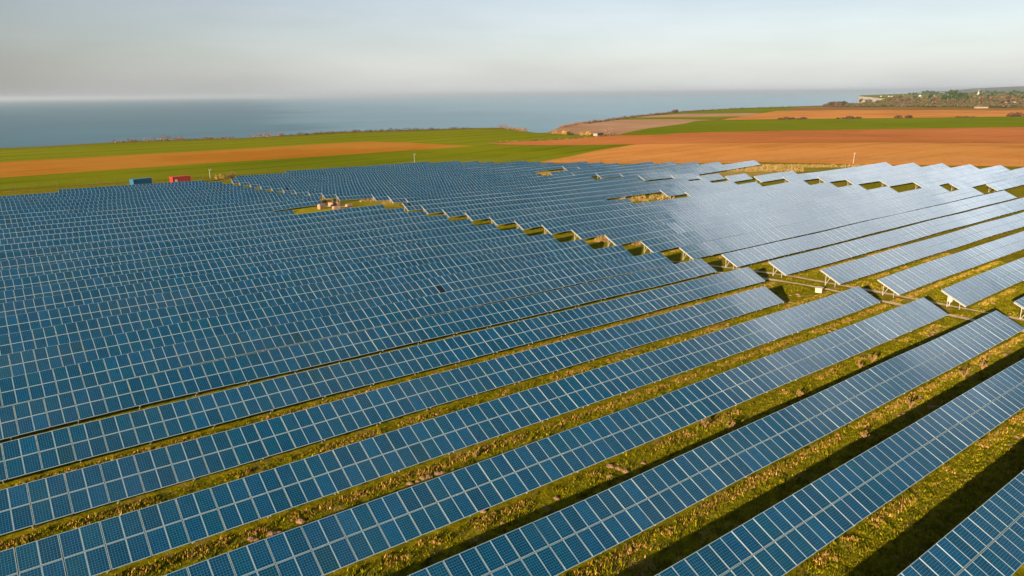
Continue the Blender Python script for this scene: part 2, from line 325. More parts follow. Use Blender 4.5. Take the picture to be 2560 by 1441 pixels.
field('ploughed_field', PINK, (1555, 295.8), (1640, 289.4), (1700, 285), (1901, 283.3), (1861, 291), (1700, 293.3), dz=.14)
field('green_field', GREEN3, (1640, 288.5), (1700, 281.4), (1770, 276.8), (1850, 272.4), (1990, 268.8), (1982, 274.6), (1942, 278), (1901, 283.3), (1700, 284.8), dz=.15)
field('ploughed_field', BROWN2, (1800, 300.6), (1861, 291), (1901, 284), (1942, 278), (2103, 276), (2560, 276.6), (2900, 277.5), (2900, 289), (2560, 292), (2271, 295.7), (2036, 298), dz=.16)
field('stubble_field', OLIVE, (1990, 268.5), (2069, 266.5), (2560, 270.5), (2900, 272), (2900, 277.5), (2560, 276.6), (2103, 276), (1942, 278), (1982, 274.6), dz=.17)
field('green_field', GREEN1, (2190, 256), (2208, 248), (2290, 246.5), (2292, 252), (2240, 257), dz=.2)
field('green_field', GREEN2, (2158, 240.8), (2200, 238.4), (2330, 237.6), (2330, 241.5), (2220, 244), (2180, 242.2), dz=.2)
field('stubble_field', PALE, (2225, 244.8), (2330, 242), (2400, 242.6), (2300, 246), dz=.25)
field('stubble_field', PALE, (2420, 241.4), (2560, 241), (2750, 240.6), (2750, 244), (2440, 244), dz=.25)

# tall dry grass verge between the array and the orange field, and the far hills
VERGE = field_mat('dry verge', (.22, .20, .01), (.46, .32, .10), .1, bd=.6)
field('dry_grass_verge', VERGE, (1700, 438), (1902, 412.5), (2215, 414.5), (2100, 424), (1990, 432), (1880, 445), (1800, 440), dz=.05)
hm = MB(); prof = [(-300, 0), (0, 10), (250, 34), (600, 52), (1100, 62), (1800, 66), (2800, 64), (4200, 70), (6000, 60)]
d0 = ray(2370, 229); d0 = Vector((d0.x, d0.y, 0)).normalized(); org = d0 * 12000; ax = Vector((d0.y, -d0.x, 0)); rows_ = []
for j, (off, k) in enumerate([(-500, 0.0), (-200, .45), (0, .72), (500, .95), (1200, 1.0), (2600, .8), (5000, 0.0)]):
    rows_.append(len(hm.v))
    for s_, hz in prof:
        q = org + ax * s_ * 1.4 + d0 * (off * 1.4 + 60 * math.sin(s_ * .004 + j)); hm.v.append((q.x, q.y, -3 + 1.36 * hz * k * random.uniform(.94, 1.05)))
for j in range(6):
    for i in range(len(prof) - 1): hm.f.append((rows_[j] + i, rows_[j] + i + 1, rows_[j + 1] + i + 1, rows_[j + 1] + i)); hm.m.append(0)
mh, nt, b = mat('far hillside', 1, spec=.1); co = objco(nt, (.004, .004, .03)); n = noise(nt, co, 1, 5, .7)
Lk(nt, ramp(nt, n, [(.35, (.05, .07, .04)), (.5, (.10, .11, .06)), (.66, (.22, .17, .11)), (.75, (.10, .11, .06))]), b.inputs['Base Color'])
o = hm.build('hills', mh); o['kind'] = 'structure'
for p in o.data.polygons: p.use_smooth = True

CLR = field_mat('grass painted sunlit', (.26, .24, .008), (.42, .35, .03), .2, bd=.5)  # brighter grass for the clearing, sunlight put into its base colour
field('clearing_grass', CLR, (690, 521), (800, 508), (905, 500), (985, 509), (1010, 520), (960, 518), (735, 540), dz=.08)
# wheel ruts of the service track
mt, nt, b = mat('trodden track', 1, spec=.1); co = objco(nt); n = noise(nt, co, 1.1, 5, .7)
Lk(nt, ramp(nt, n, [(.35, (.40, .29, .15)), (.6, (.62, .47, .31)), (.75, (.72, .58, .42))]), b.inputs['Base Color']); bump(nt, b, n, .8, .2)
TRK = []
def ribbon(name, pts, wd, dz, m):
    P = []
    for a, b in zip(pts, pts[1:]):
        a, b = Vector(a), Vector(b); n = max(2, int((b - a).length / 1.5))
        P += [a.lerp(b, k / n) for k in range(n)]
    P.append(Vector(pts[-1]))
    for _ in range(8): P = [P[0]] + [(P[k - 1] + P[k] * 2 + P[k + 1]) / 4 for k in range(1, len(P) - 1)] + [P[-1]]
    TRK.extend([(q.x, q.y) for q in P]); mb = MB(); 
    for k, p in enumerate(P):
        t = (P[min(k + 1, len(P) - 1)] - P[max(k - 1, 0)]).normalized(); nn_ = Vector((-t.y, t.x)); ww = wd * (.75 + .35 * math.sin(k * .9) * math.sin(k * .37 + 1) + random.uniform(-.08, .08))
        for s_ in (-.5, .5):
            q = p + nn_ * (ww * s_); mb.v.append((q.x, q.y, H1(q.x, q.y) + dz))
        if k: mb.f.append((2 * k - 2, 2 * k - 1, 2 * k + 1, 2 * k)); mb.m.append(0)
    o = mb.build(name, m); o['kind'] = 'structure'
    for p in o.data.polygons: p.use_smooth = True
    return o
back = [('w', 92.5 - 1.08 * r - .6, V0 + PITCHV * r + 3) for r in (23, 20, 17, 14, 11, 9)]
ribbon('track', pxs(*back, (1800, 668), (1887, 680), (1969, 690), (2068, 710), (2160.8, 725), (2281, 748.7), (2379.5, 768), (2472.5, 785.6), (2560, 802), (2700, 830)), 1.0, .12, mt)
ribbon('track', pxs(*[('w', q[1] - 2.0, q[2] - .3) for q in back], (1790, 682), (1914.7, 699.5), (1996.7, 709), (2095, 731), (2199, 754), (2253.8, 765), (2374, 791), (2450, 805), (2560, 832), (2700, 866)), 1.0, .12, mt)

# ------------------------------------------------------------------ solar panel rows
ml, nt, b = mat('silver frame', .45, (.32, .41, .46), .4, 0.1)
mcell, nt, b = mat('silicon cells', .12, spec=.6)
uv = N(nt, 'ShaderNodeUVMap'); sp_ = N(nt, 'ShaderNodeSeparateXYZ'); Lk(nt, uv.outputs[0], sp_.inputs[0])
def grid(c, wdt):
    fr = math_(nt, 'FRACT', c); e = math_(nt, 'ABSOLUTE', math_(nt, 'SUBTRACT', fr, .5)); return math_(nt, 'GREATER_THAN', e, .5 - wdt)
gl = math_(nt, 'MAXIMUM', grid(sp_.outputs[0], .036), grid(sp_.outputs[1], .036))
bus = math_(nt, 'MULTIPLY', grid(math_(nt, 'MULTIPLY', sp_.outputs[0], 2.0), .02), .35)
oi = N(nt, 'ShaderNodeObjectInfo'); at = N(nt, 'ShaderNodeAttribute', attribute_name='rnd')
rr = math_(nt, 'FRACT', math_(nt, 'ADD', oi.outputs['Random'], at.outputs['Fac']))
base = ramp(nt, rr, [(0, (.0004, .025, .070)), (.25, (.0005, .030, .086)), (.5, (.0005, .038, .088)), (.75, (.0009, .029, .090)), (.96, (.0009, .045, .124)), (1.0, (.002, .022, .045))])
cellid = N(nt, 'ShaderNodeCombineXYZ'); Lk(nt, math_(nt, 'FLOOR', sp_.outputs[0]), cellid.inputs[0]); Lk(nt, math_(nt, 'FLOOR', sp_.outputs[1]), cellid.inputs[1]); Lk(nt, math_(nt, 'MULTIPLY', rr, 97.0), cellid.inputs[2])
wn = N(nt, 'ShaderNodeTexWhiteNoise'); Lk(nt, cellid.outputs[0], wn.inputs[0])
base = mixc(nt, 1.0, base, ramp(nt, wn.outputs[0], [(0, (.85,)*3), (1, (1.15,)*3)]), 'MULTIPLY')
base = mixc(nt, gl, base, (.05, .22, .32)); base = mixc(nt, bus, base, (.03, .16, .27))
geo = N(nt, 'ShaderNodeNewGeometry'); dn = noise(nt, geo.outputs['Position'], .06, 5, .65); dn2 = noise(nt, geo.outputs['Position'], 1.7, 3, .7)
dust = math_(nt, 'MULTIPLY', ramp(nt, dn, [(.42, (.0,)*3), (.68, (.045,)*3)]), math_(nt, 'ADD', dn2, .4)); base = mixc(nt, dust, base, (.30, .28, .26))
Lk(nt, math_(nt, 'ADD', math_(nt, 'MULTIPLY', dn, .22), .02), b.inputs['Roughness'])
Lk(nt, base, b.inputs['Base Color']); b.inputs['IOR'].default_value = 1.5; b.inputs['Specular IOR Level'].default_value = .5
mdark, nt, b = mat('dead cells', .25, (.006, .014, .018), .5)
b.inputs['Coat Weight'].default_value = .4
mgal, nt, b = mat('galvanised steel', .5, (.36, .35, .33), .5, .2)
mwhite, nt, b = mat('white paint', .5, (.78, .77, .74))

PWD, PLN, TH = .99, 1.645, .04
def panel_geo():
    x, y, f = PWD / 2, PLN / 2, .022
    vs = [(-x, -y, TH), (x, -y, TH), (x, y, TH), (-x, y, TH), (-x + f, -y + f, TH), (x - f, -y + f, TH), (x - f, y - f, TH), (-x + f, y - f, TH),
          (-x, -y, 0), (x, -y, 0), (x, y, 0), (-x, y, 0)]
    fs = [(0, 1, 5, 4), (1, 2, 6, 5), (2, 3, 7, 6), (3, 0, 4, 7), (4, 5, 6, 7), (8, 9, 1, 0), (9, 10, 2, 1), (10, 11, 3, 2), (11, 8, 0, 3), (11, 10, 9, 8)]
    return np.array(vs), fs, [0, 0, 0, 0, 1, 0, 0, 0, 0, 0]
PV_, PF_, PM_ = panel_geo()
mg = .022
UVQ = [(-mg * 6, -mg * 10 * .6), (6 + mg * 6, -mg * 10 * .6), (6 + mg * 6, 10 + mg * 6), (-mg * 6, 10 + mg * 6)]
def panel_mesh(name, V, n, rnd, dark=False):
    me = bpy.data.meshes.new(name)
    F = [tuple(i + 12 * k for i in q) for k in range(n) for q in PF_]
    me.from_pydata(V.tolist(), [], F); me.materials.append(ml); me.materials.append(mdark if dark else mcell)
    me.polygons.foreach_set('material_index', PM_ * n)
    ul = me.uv_layers.new(name='UVMap'); one = [(0, 0)] * 16 + UVQ + [(0, 0)] * 20
    ul.data.foreach_set('uv', np.array(one * n, float).ravel())
    a = me.attributes.new('rnd', 'FLOAT', 'FACE'); a.data.foreach_set('value', np.repeat(rnd, 10))
    me.update(); return me
PM1 = panel_mesh('solar_panel', PV_, 1, np.zeros(1)); PMD = panel_mesh('solar_panel_dead', PV_, 1, np.zeros(1), True)
# posts
def post_mesh():
    s = MB(); s.bar((0, 0, -.3), (0, 0, .84), .06, .05); return s.mesh('front_post', mgal)
def rear_mesh():
    s = MB(); s.bar((0, 0, -.3), (0, .0, 1.56), .075, .06); s.bar((0, -.03, .1), (0, -.68, 1.28), .06, .05); return s.mesh('rear_post', mgal)
FP, RP = post_mesh(), rear_mesh()

ORD = ['nearest', 'second', 'third', 'fourth', 'fifth', 'sixth', 'seventh', 'eighth', 'ninth', 'tenth', 'eleventh', 'twelfth', 'thirteenth', 'fourteenth', 'fifteenth', 'sixteenth', 'seventeenth', 'eighteenth', 'nineteenth', 'twentieth',
       'twenty-first', 'twenty-second', 'twenty-third', 'twenty-fourth', 'twenty-fifth', 'twenty-sixth', 'twenty-seventh', 'twenty-eighth', 'twenty-ninth', 'thirtieth', 'thirty-first', 'thirty-second', 'thirty-third', 'thirty-fourth']
NTH = ['first'] + ORD[1:]
CT, ST = math.cos(TILT), math.sin(TILT)
n_obj = 0
def frame_at(r, u, jit=True):
    v = V0 + PITCHV * r
    z = hgt([u - 1.02, u, u + 1.02], [v] * 3); ex = Vector((1, 0, (z[2] - z[0]) / 2.04)).normalized()
    ey = Vector((0, CT, ST)); ez = ex.cross(ey).normalized(); ey = ez.cross(ex)
    M = Matrix((ex, ey, ez)).transposed().to_4x4()
    if jit: M = M @ Matrix.Rotation(random.gauss(0, R_(.15)), 4, 'X') @ Matrix.Rotation(random.gauss(0, R_(.20)), 4, 'Y')
    M.translation = Vector((u, v, z[1] + 1.3)); return M, Vector((u, v, z[1]))
def panel_row(r, u0, u1, label, dark=None):
    global n_obj
    v = V0 + PITCHV * r; npair = max(1, round((u1 - u0) / 2.04)); 
    root = empty('solar_panel_row', (u0, v, H1(u0, v))); tag(root, label, 'solar panel row', 'rows of solar panels')
    O = root.location.copy(); items = []; fr = MB()
    Ms = []; ph = random.uniform(0, 6)
    for k in range(npair):
        uc = u0 + 2.04 * k + 1.02; M, g = frame_at(r, uc); M = M @ Matrix.Rotation(R_(.55) * math.sin(k * .37 + ph) * math.sin(k * .11 + ph * 2), 4, 'X'); M.translation.z += .025 * math.sin(k * .5 + ph * 3); Ms.append(M)
        for cx in (-.502, .502):
            for cyy in (-.848, .848):
                W = M @ Matrix.Translation((cx, cyy, 0)) @ Matrix.Rotation(random.gauss(0, R_(.10)), 4, 'X'); p = W.translation
                dead = bool(dark) and abs(p.x - dark[0]) < .51 and (cyy > 0) == dark[1]
                e = p - Vector((0, 0, CAMZ)); w_ = e.dot(Fw); a_ = abs(e.dot(R2)) * FPX / max(w_, 1); vis = w_ > 5 and a_ < 1300 and e.dot(D2) * FPX / w_ < 740
                items.append((e.length if vis else 1e4 + e.length, W, dead))
    items.sort(key=lambda q: q[0])
    for i, (d, W, dead) in enumerate(items):
        if i >= 98 or d > 205: break
        o = bpy.data.objects.new('solar_panel', PMD if dead else PM1); C.objects.link(o); o.parent = root
        W = W.copy(); W.translation -= O; o.matrix_basis = W; n_obj += 1
        if dead: o['label'] = 'dark dead solar panel'
    else: i = len(items)
    rest = items[i:]
    for k, q in enumerate([q for q in rest if q[2]]):
        o = bpy.data.objects.new('solar_panel', PMD); C.objects.link(o); o.parent = root; W = q[1].copy(); W.translation -= O; o.matrix_basis = W; o['label'] = 'dark dead solar panel'
    rest = [q for q in rest if not q[2]]
    if rest:
        V = np.concatenate([(np.c_[PV_, np.ones(12)] @ np.array(W).T)[:, :3] for _, W, _d in rest]) - np.array(O)
        o = bpy.data.objects.new('solar_panel', panel_mesh('solar_panel_rest', V, len(rest), rng.random(len(rest)))); C.objects.link(o); o.parent = root; o['kind'] = 'stuff'
    # purlins and rafters
    for k, M in enumerate(Ms):
        for s_ in (-1.35, -.35, .35, 1.35):
            fr.bar(M @ Vector((-1.03, s_, -.045)) - O, M @ Vector((1.03, s_, -.045)) - O, .05, .07)
    L = npair * 2.04; npst = max(2, round(L / 4.6) + 1)
    for k in range(npst):
        u = u0 + .12 + (L - .24) * k / (npst - 1); M, g = frame_at(r, u, False)
        fr.bar(M @ Vector((0, -1.66, -.12)) - O, M @ Vector((0, 1.66, -.12)) - O, .07, .10)
        e = g - Vector((0, 0, CAMZ)); 
        for nm, me, s_, rz in (('front_post', FP, -.85, .9), ('rear_post', RP, .72, 1.0)):
            gz = H1(u, v + s_ * CT)
            if e.length < 190 or k in (0, npst - 1):
                o = bpy.data.objects.new(nm, me); C.objects.link(o); o.parent = root; o.location = Vector((u, v + s_ * CT, gz)) - O; n_obj += 1
    fr.build('mounting_frame', mgal, root)
    # aluminium edge strips closing both ends of the table
    return root
left_end = [90, 90, 89.7, 88.9, 87.9, 78.7, 85.8, 84.8, 84.0, 83.0, 81.3, 80.3, 79.3, 78.6, 77.8, 76.7, 75.9, 74.8, 73.8, 55.1, 52.8, 67.2, 70.0, 69.1, 68.2, 67.1, 66.1, 65.2, 64.3, 63.3, 62.1, 58.6]
for r in range(32):
    u0 = 18.3 if r == 31 else (-16 if r else -4); n = round((left_end[r] - u0) / 2.04); u0 = left_end[r] - n * 2.04
    lab = {0: 'solar panel row in the near right corner, nearest of all the rows', 31: 'farthest and shortest panel row at left, just in front of the two containers'}.get(
        r, f'long solar panel row left of the track, {ORD[r]} back from the lower right corner')
    panel_row(r, u0, left_end[r], lab, (47.2, False) if r == 9 else None)
S0 = {2: 94.8, 3: 93.7, 4: 92.8, 5: 91.9, 6: 90.8, 7: 89.7, 8: 88.7, 9: 87.7, 10: 86.6, 11: 85.4, 12: 84.5, 13: 83.6, 14: 82.7, 15: 81.7, 16: 80.6, 17: 79.7, 18: 78.8, 19: 83.7, 20: 82.8, 21: 81.8, 22: 74.9, 23: 74.0, 24: 73.1, 25: 72.0, 26: 71.0, 27: 70.1,
      28: 69.2, 29: 68.3, 30: 67.2, 31: 67.0, 32: 70.7, 33: 90.9}
S1 = {2: 140, 3: 160, 4: 185, 5: 205, 6: 228, 7: 200, 8: 200.3, 9: 199.9, 10: 189, 11: 188, 12: 186.6, 13: 185.6, 14: 123.4, 15: 122.7, 16: 173.1, 17: 172, 18: 160.6, 19: 165.9, 20: 154.7, 21: 160.1, 22: 158.0, 23: 152.3, 24: 155.4, 25: 157.5, 26: 192.9,
      27: 181.9, 28: 180.9, 29: 180.2, 30: 168.7, 31: 167.9, 32: 161.7, 33: 152.3}
for r in S0:
    n = round((S1[r] - S0[r]) / 2.04)
    panel_row(r, S0[r], S0[r] + n * 2.04, f'solar panel row starting just right of the track, {NTH[r - 2]} one from the front', {26: (73.0, True), 18: (80.3, True)}.get(r))
rest_ = [(8, 209.7, 262), (9, 206.2, 275), (10, 202.5, 261.6), (11, 199.3, 258.3), (12, 195.0, 255.2), (13, 193.4, 253.0), (14, 187.9, 248.9), (15, 184.7, 205.1), (16, 180.9, 191.3), (17, 177.4, 187.6), (18, 173.8, 185.2), (19, 167.1, 228.7), (20, 166.5, 218.3), (21, 162.9, 214.5),
         (22, 159.0, 210.9), (23, 155.6, 206.7), (24, 175.3, 195.5), (25, 174.3, 194.6)]
for i, (r, a, b_) in enumerate(rest_):
    n = round((b_ - a) / 2.04); panel_row(r, a, a + n * 2.04, f'solar panel row beyond the small grass gaps, upper right, {NTH[i]} counting back')
mid = [(14, 144.3, 174.8, 'short solar panel row behind the long rectangular grass clearing, front one of two'), (15, 143.3, 174.8, 'short solar panel row behind the long rectangular grass clearing, rear one of two')]
for r, a, b_, lab in mid:
    n = round((b_ - a) / 2.04); panel_row(r, a, a + n * 2.04, lab)
print('row parts', n_obj)

# ------------------------------------------------------------------ plants, poles, containers, houses
def leafmesh(name, blobs, n, size, m, seed, cols, squash=1.0):
    """many small leaf quads spread through ellipsoid blobs (cx,cy,cz,rx,ry,rz)"""
    g = np.random.default_rng(seed); vol = np.array([b[3] * b[4] * b[5] for b in blobs]); pr = vol / vol.sum(); idx = g.choice(len(blobs), n, p=pr); B = np.array(blobs)[idx]
    d = g.normal(size=(n, 3)); d /= np.linalg.norm(d, axis=1)[:, None]; rad = g.random(n) ** .45
    P = B[:, :3] + d * rad[:, None] * B[:, 3:6]; P[:, 2] = np.maximum(P[:, 2], .02)
    a = g.normal(size=(n, 3)) + d * .6; a /= np.linalg.norm(a, axis=1)[:, None]; t = np.cross(a, g.normal(size=(n, 3))); t /= np.linalg.norm(t, axis=1)[:, None]; s_ = np.cross(a, t)
    sz = size * (.6 + .8 * g.random(n))[:, None]; V = np.stack([P + t * sz, P + s_ * sz * .7, P - t * sz, P - s_ * sz * .7], 1).reshape(-1, 3)
    me = bpy.data.meshes.new(name); me.from_pydata(V.tolist(), [], np.arange(4 * n).reshape(n, 4).tolist()); me.materials.append(m)
    ca_ = me.attributes.new('col', 'FLOAT_COLOR', 'FACE'); cc = np.array(cols)[g.integers(0, len(cols), n)] * (.75 + .5 * g.random((n, 1)))
    ca_.data.foreach_set('color', np.c_[cc, np.ones(n)].ravel()); me.update(); return me
mleaf, nt, b = mat('foliage', .9, spec=.15); a_ = N(nt, 'ShaderNodeAttribute', attribute_name='col'); Lk(nt, a_.outputs['Color'], b.inputs['Base Color'])
mbark, nt, b = mat('bark', .95, (.14, .09, .06), .1); co = objco(nt, (3, 3, .6)); n = noise(nt, co, 2, 4, .7); Lk(nt, ramp(nt, n, [(.3, (.08, .05, .035)), (.7, (.22, .15, .10))]), b.inputs['Base Color'])
BROWNS = [(.075, .052, .03), (.10, .068, .038), (.055, .042, .022), (.12, .082, .05)]
RUSTS = [(.10, .065, .032), (.13, .082, .042), (.08, .06, .025), (.075, .07, .025)]
GREENS = [(.022, .045, .014), (.035, .06, .018), (.016, .032, .012), (.055, .075, .02)]
TREES = {}
def tree_proto(kind, seed, h, cols, n=260, wide=.42, bushy=False):
    g = random.Random(seed); blobs = []
    for k in range(7 if not bushy else 4):
        an = g.uniform(0, 2 * PI); rr_ = h * wide * g.uniform(.15, .62); zc = h * (g.uniform(.45, .82) if not bushy else g.uniform(.3, .6))
        blobs.append((math.cos(an) * rr_, math.sin(an) * rr_, zc, h * wide * g.uniform(.4, .62), h * wide * g.uniform(.4, .62), h * g.uniform(.15, .24) * (1.3 if bushy else 1)))
    cm_ = leafmesh('crown', blobs, n, h * .075, mleaf, seed, cols)
    t = MB(); t.tube((0, 0, -.3), (0.02 * h, 0, h * .5), h * .035, h * .018, 7)
    for k in range(5):
        b_ = blobs[k % len(blobs)]; t.tube((.01 * h, 0, h * g.uniform(.2, .45)), (b_[0] * .9, b_[1] * .9, b_[2]), h * .014, h * .004, 5)
    return cm_, t.mesh('trunk', mbark)
for i, (k, h, cols, kw) in enumerate([('brown', 9, BROWNS, {}), ('brown', 8, RUSTS, {}), ('green', 10, GREENS, dict(n=360)), ('green', 8, GREENS, dict(n=300)), ('bush', 4, RUSTS, dict(bushy=True, wide=.6)), ('bush', 4, BROWNS, dict(bushy=True, wide=.65))]):
    TREES.setdefault(k, []).append(tree_proto(k, 11 + i, h, cols, **kw))
def plant(kind, loc, s_, label, cat, group, name=None):
    cm_, tm_ = random.choice(TREES[kind]); root = empty(name or {'brown': 'bare_tree', 'green': 'evergreen_tree', 'bush': 'bush'}[kind], loc, random.uniform(0, 6.28)); s_ *= 1.6; root.scale = (s_, s_, s_ * random.uniform(.85, 1.15))
    tag(root, label, cat, group)
    for nm, me in (('crown', cm_), ('trunk', tm_)):
        o = bpy.data.objects.new(nm, me); C.objects.link(o); o.parent = root
    return root
# wood inland of the fields (x, y of the foot in the survey frame)
g = random.Random(5)
wood = []
for k in range(34): wood.append(('bush', 2072 + k * 14.8 + g.uniform(-4, 4), 266.8 + (k / 34) * 3.2 + g.uniform(-.6, .6), g.uniform(.9, 1.5)))
for k in range(30): wood.append(('brown', 2150 + k * 14 + g.uniform(-6, 6), 262.5 + g.uniform(-2, 3), g.uniform(.8, 1.25)))
for k in range(26): wood.append((('brown', 'green', 'brown')[k % 3], 2235 + k * 12.8 + g.uniform(-6, 6), 256 + g.uniform(-3, 3), g.uniform(.9, 1.5)))
for x, y, s_ in [(2368, 258, 1.4), (2380, 256, 1.6), (2391, 256, 1.7), (2402, 256, 1.7), (2412, 257, 1.5), (2420, 259, 1.1), (2385, 261, 1.2), (2399, 262, 1.1), (2358, 258, 1.0), (2470, 254, 1.1), (2483, 253, 1.2), (2495, 253, 1.1), (2508, 254, 1.0), (2526, 253, 1.2), (2538, 253, 1.0)]: wood.append(('green', x, y, s_))
seen = {}
txt = {'bush': ('round low reddish bush along the front edge of the far wood, {} from the left', 'bush', 'bushes along the front of the far wood'), 'brown': ('bare brown tree in the far wood at upper right, {} from the left', 'tree', 'bare trees of the far wood'),
       'green': ('dark green tree standing out in the brown far wood, {} from the left', 'tree', 'dark green trees of the far wood')}
wood.sort(key=lambda q: q[1])
def nth(k): return NTH[k] if k < len(NTH) else ['thirty-fifth', 'thirty-sixth', 'thirty-seventh', 'thirty-eighth', 'thirty-ninth', 'fortieth', 'forty-first', 'forty-second', 'forty-third', 'forty-fourth', 'forty-fifth', 'forty-sixth', 'forty-seventh', 'forty-eighth', 'forty-ninth', 'fiftieth',
    'fifty-first', 'fifty-second', 'fifty-third', 'fifty-fourth', 'fifty-fifth', 'fifty-sixth', 'fifty-seventh', 'fifty-eighth', 'fifty-ninth', 'sixtieth'][k - 34]
for kind, x, y, s_ in wood:
    k = seen.get(kind, 0); seen[kind] = k + 1; t = txt[kind]; plant(kind, gp(x, y), s_, t[0].format(nth(k)), t[1], t[2])
sk = sorted([(2275 + g.uniform(-3, 3) + k * 8.5, 240.5 + g.uniform(-.6, .6), g.uniform(1.0, 1.5)) for k in range(16)] + [(2318 + k * 6, 239.2, 1.7) for k in range(5)] + [(2374 + k * 5, 239.0, 1.7) for k in range(3)] + [(2430 + k * 9.5, 239.5 + g.uniform(-.5, .5), g.uniform(1.2, 1.7)) for k in range(14)])
for k, (x, y, s_) in enumerate(sk): plant('green', gp(x, y), s_, f'tiny dark tree among the headland village houses near the horizon, {nth(k)} from the left', 'tree', 'trees of the headland village')
# undergrowth of the wood
m_ = leafmesh('scrub', [(0, 0, 0, 1, 1, 1)], 2, .1, mleaf, 1, BROWNS)
P_ = []; gg = np.random.default_rng(3); nsc = 9000; xx = gg.uniform(2068, 2620, nsc); yy = gg.uniform(249, 268.5, nsc) + (xx - 2070) * .004
blobs = []
for a_x, a_y in zip(xx[:420], yy[:420]):
    if a_x < 2240 and a_y < 257 + (2240 - a_x) * .02: continue
    p = gp(a_x, a_y); blobs.append((p.x, p.y, p.z + 1.2, 15, 15, 1.6))
me = leafmesh('scrub', blobs, 20000, 1.3, mleaf, 4, BROWNS + RUSTS + GREENS + GREENS); 
o = link(bpy.data.objects.new('scrub', me)); tag(o, 'low brown scrub covering the ground of the far wood', 'scrub', kind='stuff')

def hedge(pts, wd, h, cols, label, cat='hedge', name='hedge', dens=14, group=None, size=.32):
    P = [gp(*q) for q in pts]; bl = []; L = 0
    for a, b_ in zip(P, P[1:]):
        n = max(1, int((b_ - a).length / (wd * .7))); L += (b_ - a).length
        for k in range(n + 1):
            q = a.lerp(b_, k / n); s_ = random.uniform(.55, 1.15); bl.append((q.x + random.uniform(-.3, .3) * wd, q.y + random.uniform(-.3, .3) * wd, q.z + h * .35 * s_, wd * .55 * s_, wd * .55 * s_, h * .6 * s_))
    c = P[0].copy(); bl = [(b_[0] - c.x, b_[1] - c.y, b_[2] - c.z + .05, *b_[3:]) for b_ in bl]
    me = leafmesh(name, bl, int(min(9000, max(250, L * dens))), size, mleaf, random.randint(0, 9999), cols)
    o = link(bpy.data.objects.new(name, me)); o.location = c; tag(o, label, cat, group); return o
HG_ = 'hedges and scrub along the coast'
DARKB = [(.05, .032, .02), (.08, .05, .03), (.035, .03, .015), (.11, .07, .04)]
PINKB = [(.24, .125, .07), (.18, .10, .06), (.27, .15, .09), (.13, .08, .045)]
hedge([(285, 357.5), (340, 354.5), (400, 352.5), (460, 351)], 4, 2.4, PINKB, 'long pinkish bramble bank on the left cliff edge', group=HG_)
hedge([(410, 352), (440, 350.5), (455, 350)], 4, 4.2, PINKB + BROWNS, 'tallest brown bush clump on the left cliff edge', 'bush', 'bush', group=HG_)
hedge([(455, 351), (520, 348.5), (585, 346.5)], 4, 1.6, BROWNS + PINKB, 'low dark bramble strip on the cliff edge, right of the tall clump', group=HG_)
hedge([(620, 344.5), (650, 342.5), (700, 341)], 5, 3.4, PINKB, 'rounded pink brown scrub on the cliff edge above the brown field', group=HG_)
hedge([(700, 341), (770, 337.5), (850, 332.5)], 5, 2.4, BROWNS, 'brown hedge on the cliff edge just left of the centre', group=HG_)
hedge([(855, 331.5), (930, 329.5), (1000, 327.5), (1090, 325), (1180, 322.5)], 4, 2.2, DARKB, 'long dark hedge line between the pale green field and sea', group=HG_)
hedge([(1228, 321.5), (1250, 321), (1268, 322)], 6, 4.0, PINKB + BROWNS, 'pink brown bushes at the right tip of the pale green field', 'bush', 'bush', group=HG_)
hedge([(1268, 323.5), (1290, 326), (1315, 329.5)], 5, 2.6, PINKB, 'small pinkish scrub sloping down into the coastal notch', group=HG_)
hedge([(1390, 335.3), (1412, 336.5), (1424, 337.3)], 5, 3.4, [(.42, .22, .03), (.32, .18, .03)], 'orange bush left of the dark shrub at the foot of bare slope', 'bush', 'bush', group='bushes at the foot of the slope')
hedge([(1424, 338), (1431, 338.2)], 4, 3.4, [(.03, .03, .015), (.05, .045, .02)], 'small almost black shrub at the foot of the bare slope', 'bush', 'bush', group='bushes at the foot of the slope')
hedge([(1457, 338.8), (1471, 339.0)], 5, 4.2, [(.44, .25, .03), (.34, .22, .03)], 'rounded ochre bush between the dark shrub and the low hut', 'bush', 'bush', group='bushes at the foot of the slope')
hedge([(1515, 336), (1528, 336.2)], 6, 5.0, [(.26, .14, .10), (.16, .09, .06)], 'purple brown thicket just right of the low hut', 'bush', 'bush', group='bushes at the foot of the slope')
hedge([(1225, 359), (1290, 356), (1390, 350.8), (1471, 345.2), (1540, 339.8)], 1.6, 1.3, DARKB + PINKB, 'thin dark hedge dividing the pale green and red brown fields', dens=8, group='field hedges')
hedge([(1400, 319.5), (1455, 309), (1500, 303)], 5, 2.0, PINKB, 'scrub strip along the top of the bare slope by the sea', group=HG_)
for i, (pp, t) in enumerate([([(1953, 299.5), (1970, 299.2), (1986, 299)], 'dark bush row on the green field edge, leftmost of six'), ([(1996, 299), (2011, 298.8)], 'small dark bush on the green field edge, second of six from left'), ([(2094, 298), (2120, 297.6), (2148, 297)], 'long low dark thicket on the green field edge, third of six'),
        ([(2247, 296), (2278, 295.5)], 'spiky dark hedge piece on the green field edge, fourth of six'), ([(2400, 294.5), (2428, 294)], 'very low brown scrub on the green field edge, fifth of six'), ([(2528, 292.8), (2548, 292.4), (2590, 292)], 'dark bush clump at the right frame edge beside green field')]):
    hedge(pp, 8, [3.0, 3.0, 3.2, 3.8, 1.5, 5.0][i], [(.075, .035, .018), (.05, .028, .015), (.10, .05, .025)], t, 'bush', 'bush', dens=30, group='dark bushes on the green field edge', size=.6)
for pp, t in [([(1710, 281.8), (1760, 278), (1850, 273.2), (1980, 268.6)], 'thin brown scrub line on the far cliff edge'), ([(1465, 311), (1500, 305.5), (1600, 292), (1690, 281.8)], 'ragged brown scrub line on the rising cliff edge')]:
    hedge(pp, 7, 2.4, BROWNS, t, dens=3, group=HG_, size=.8)
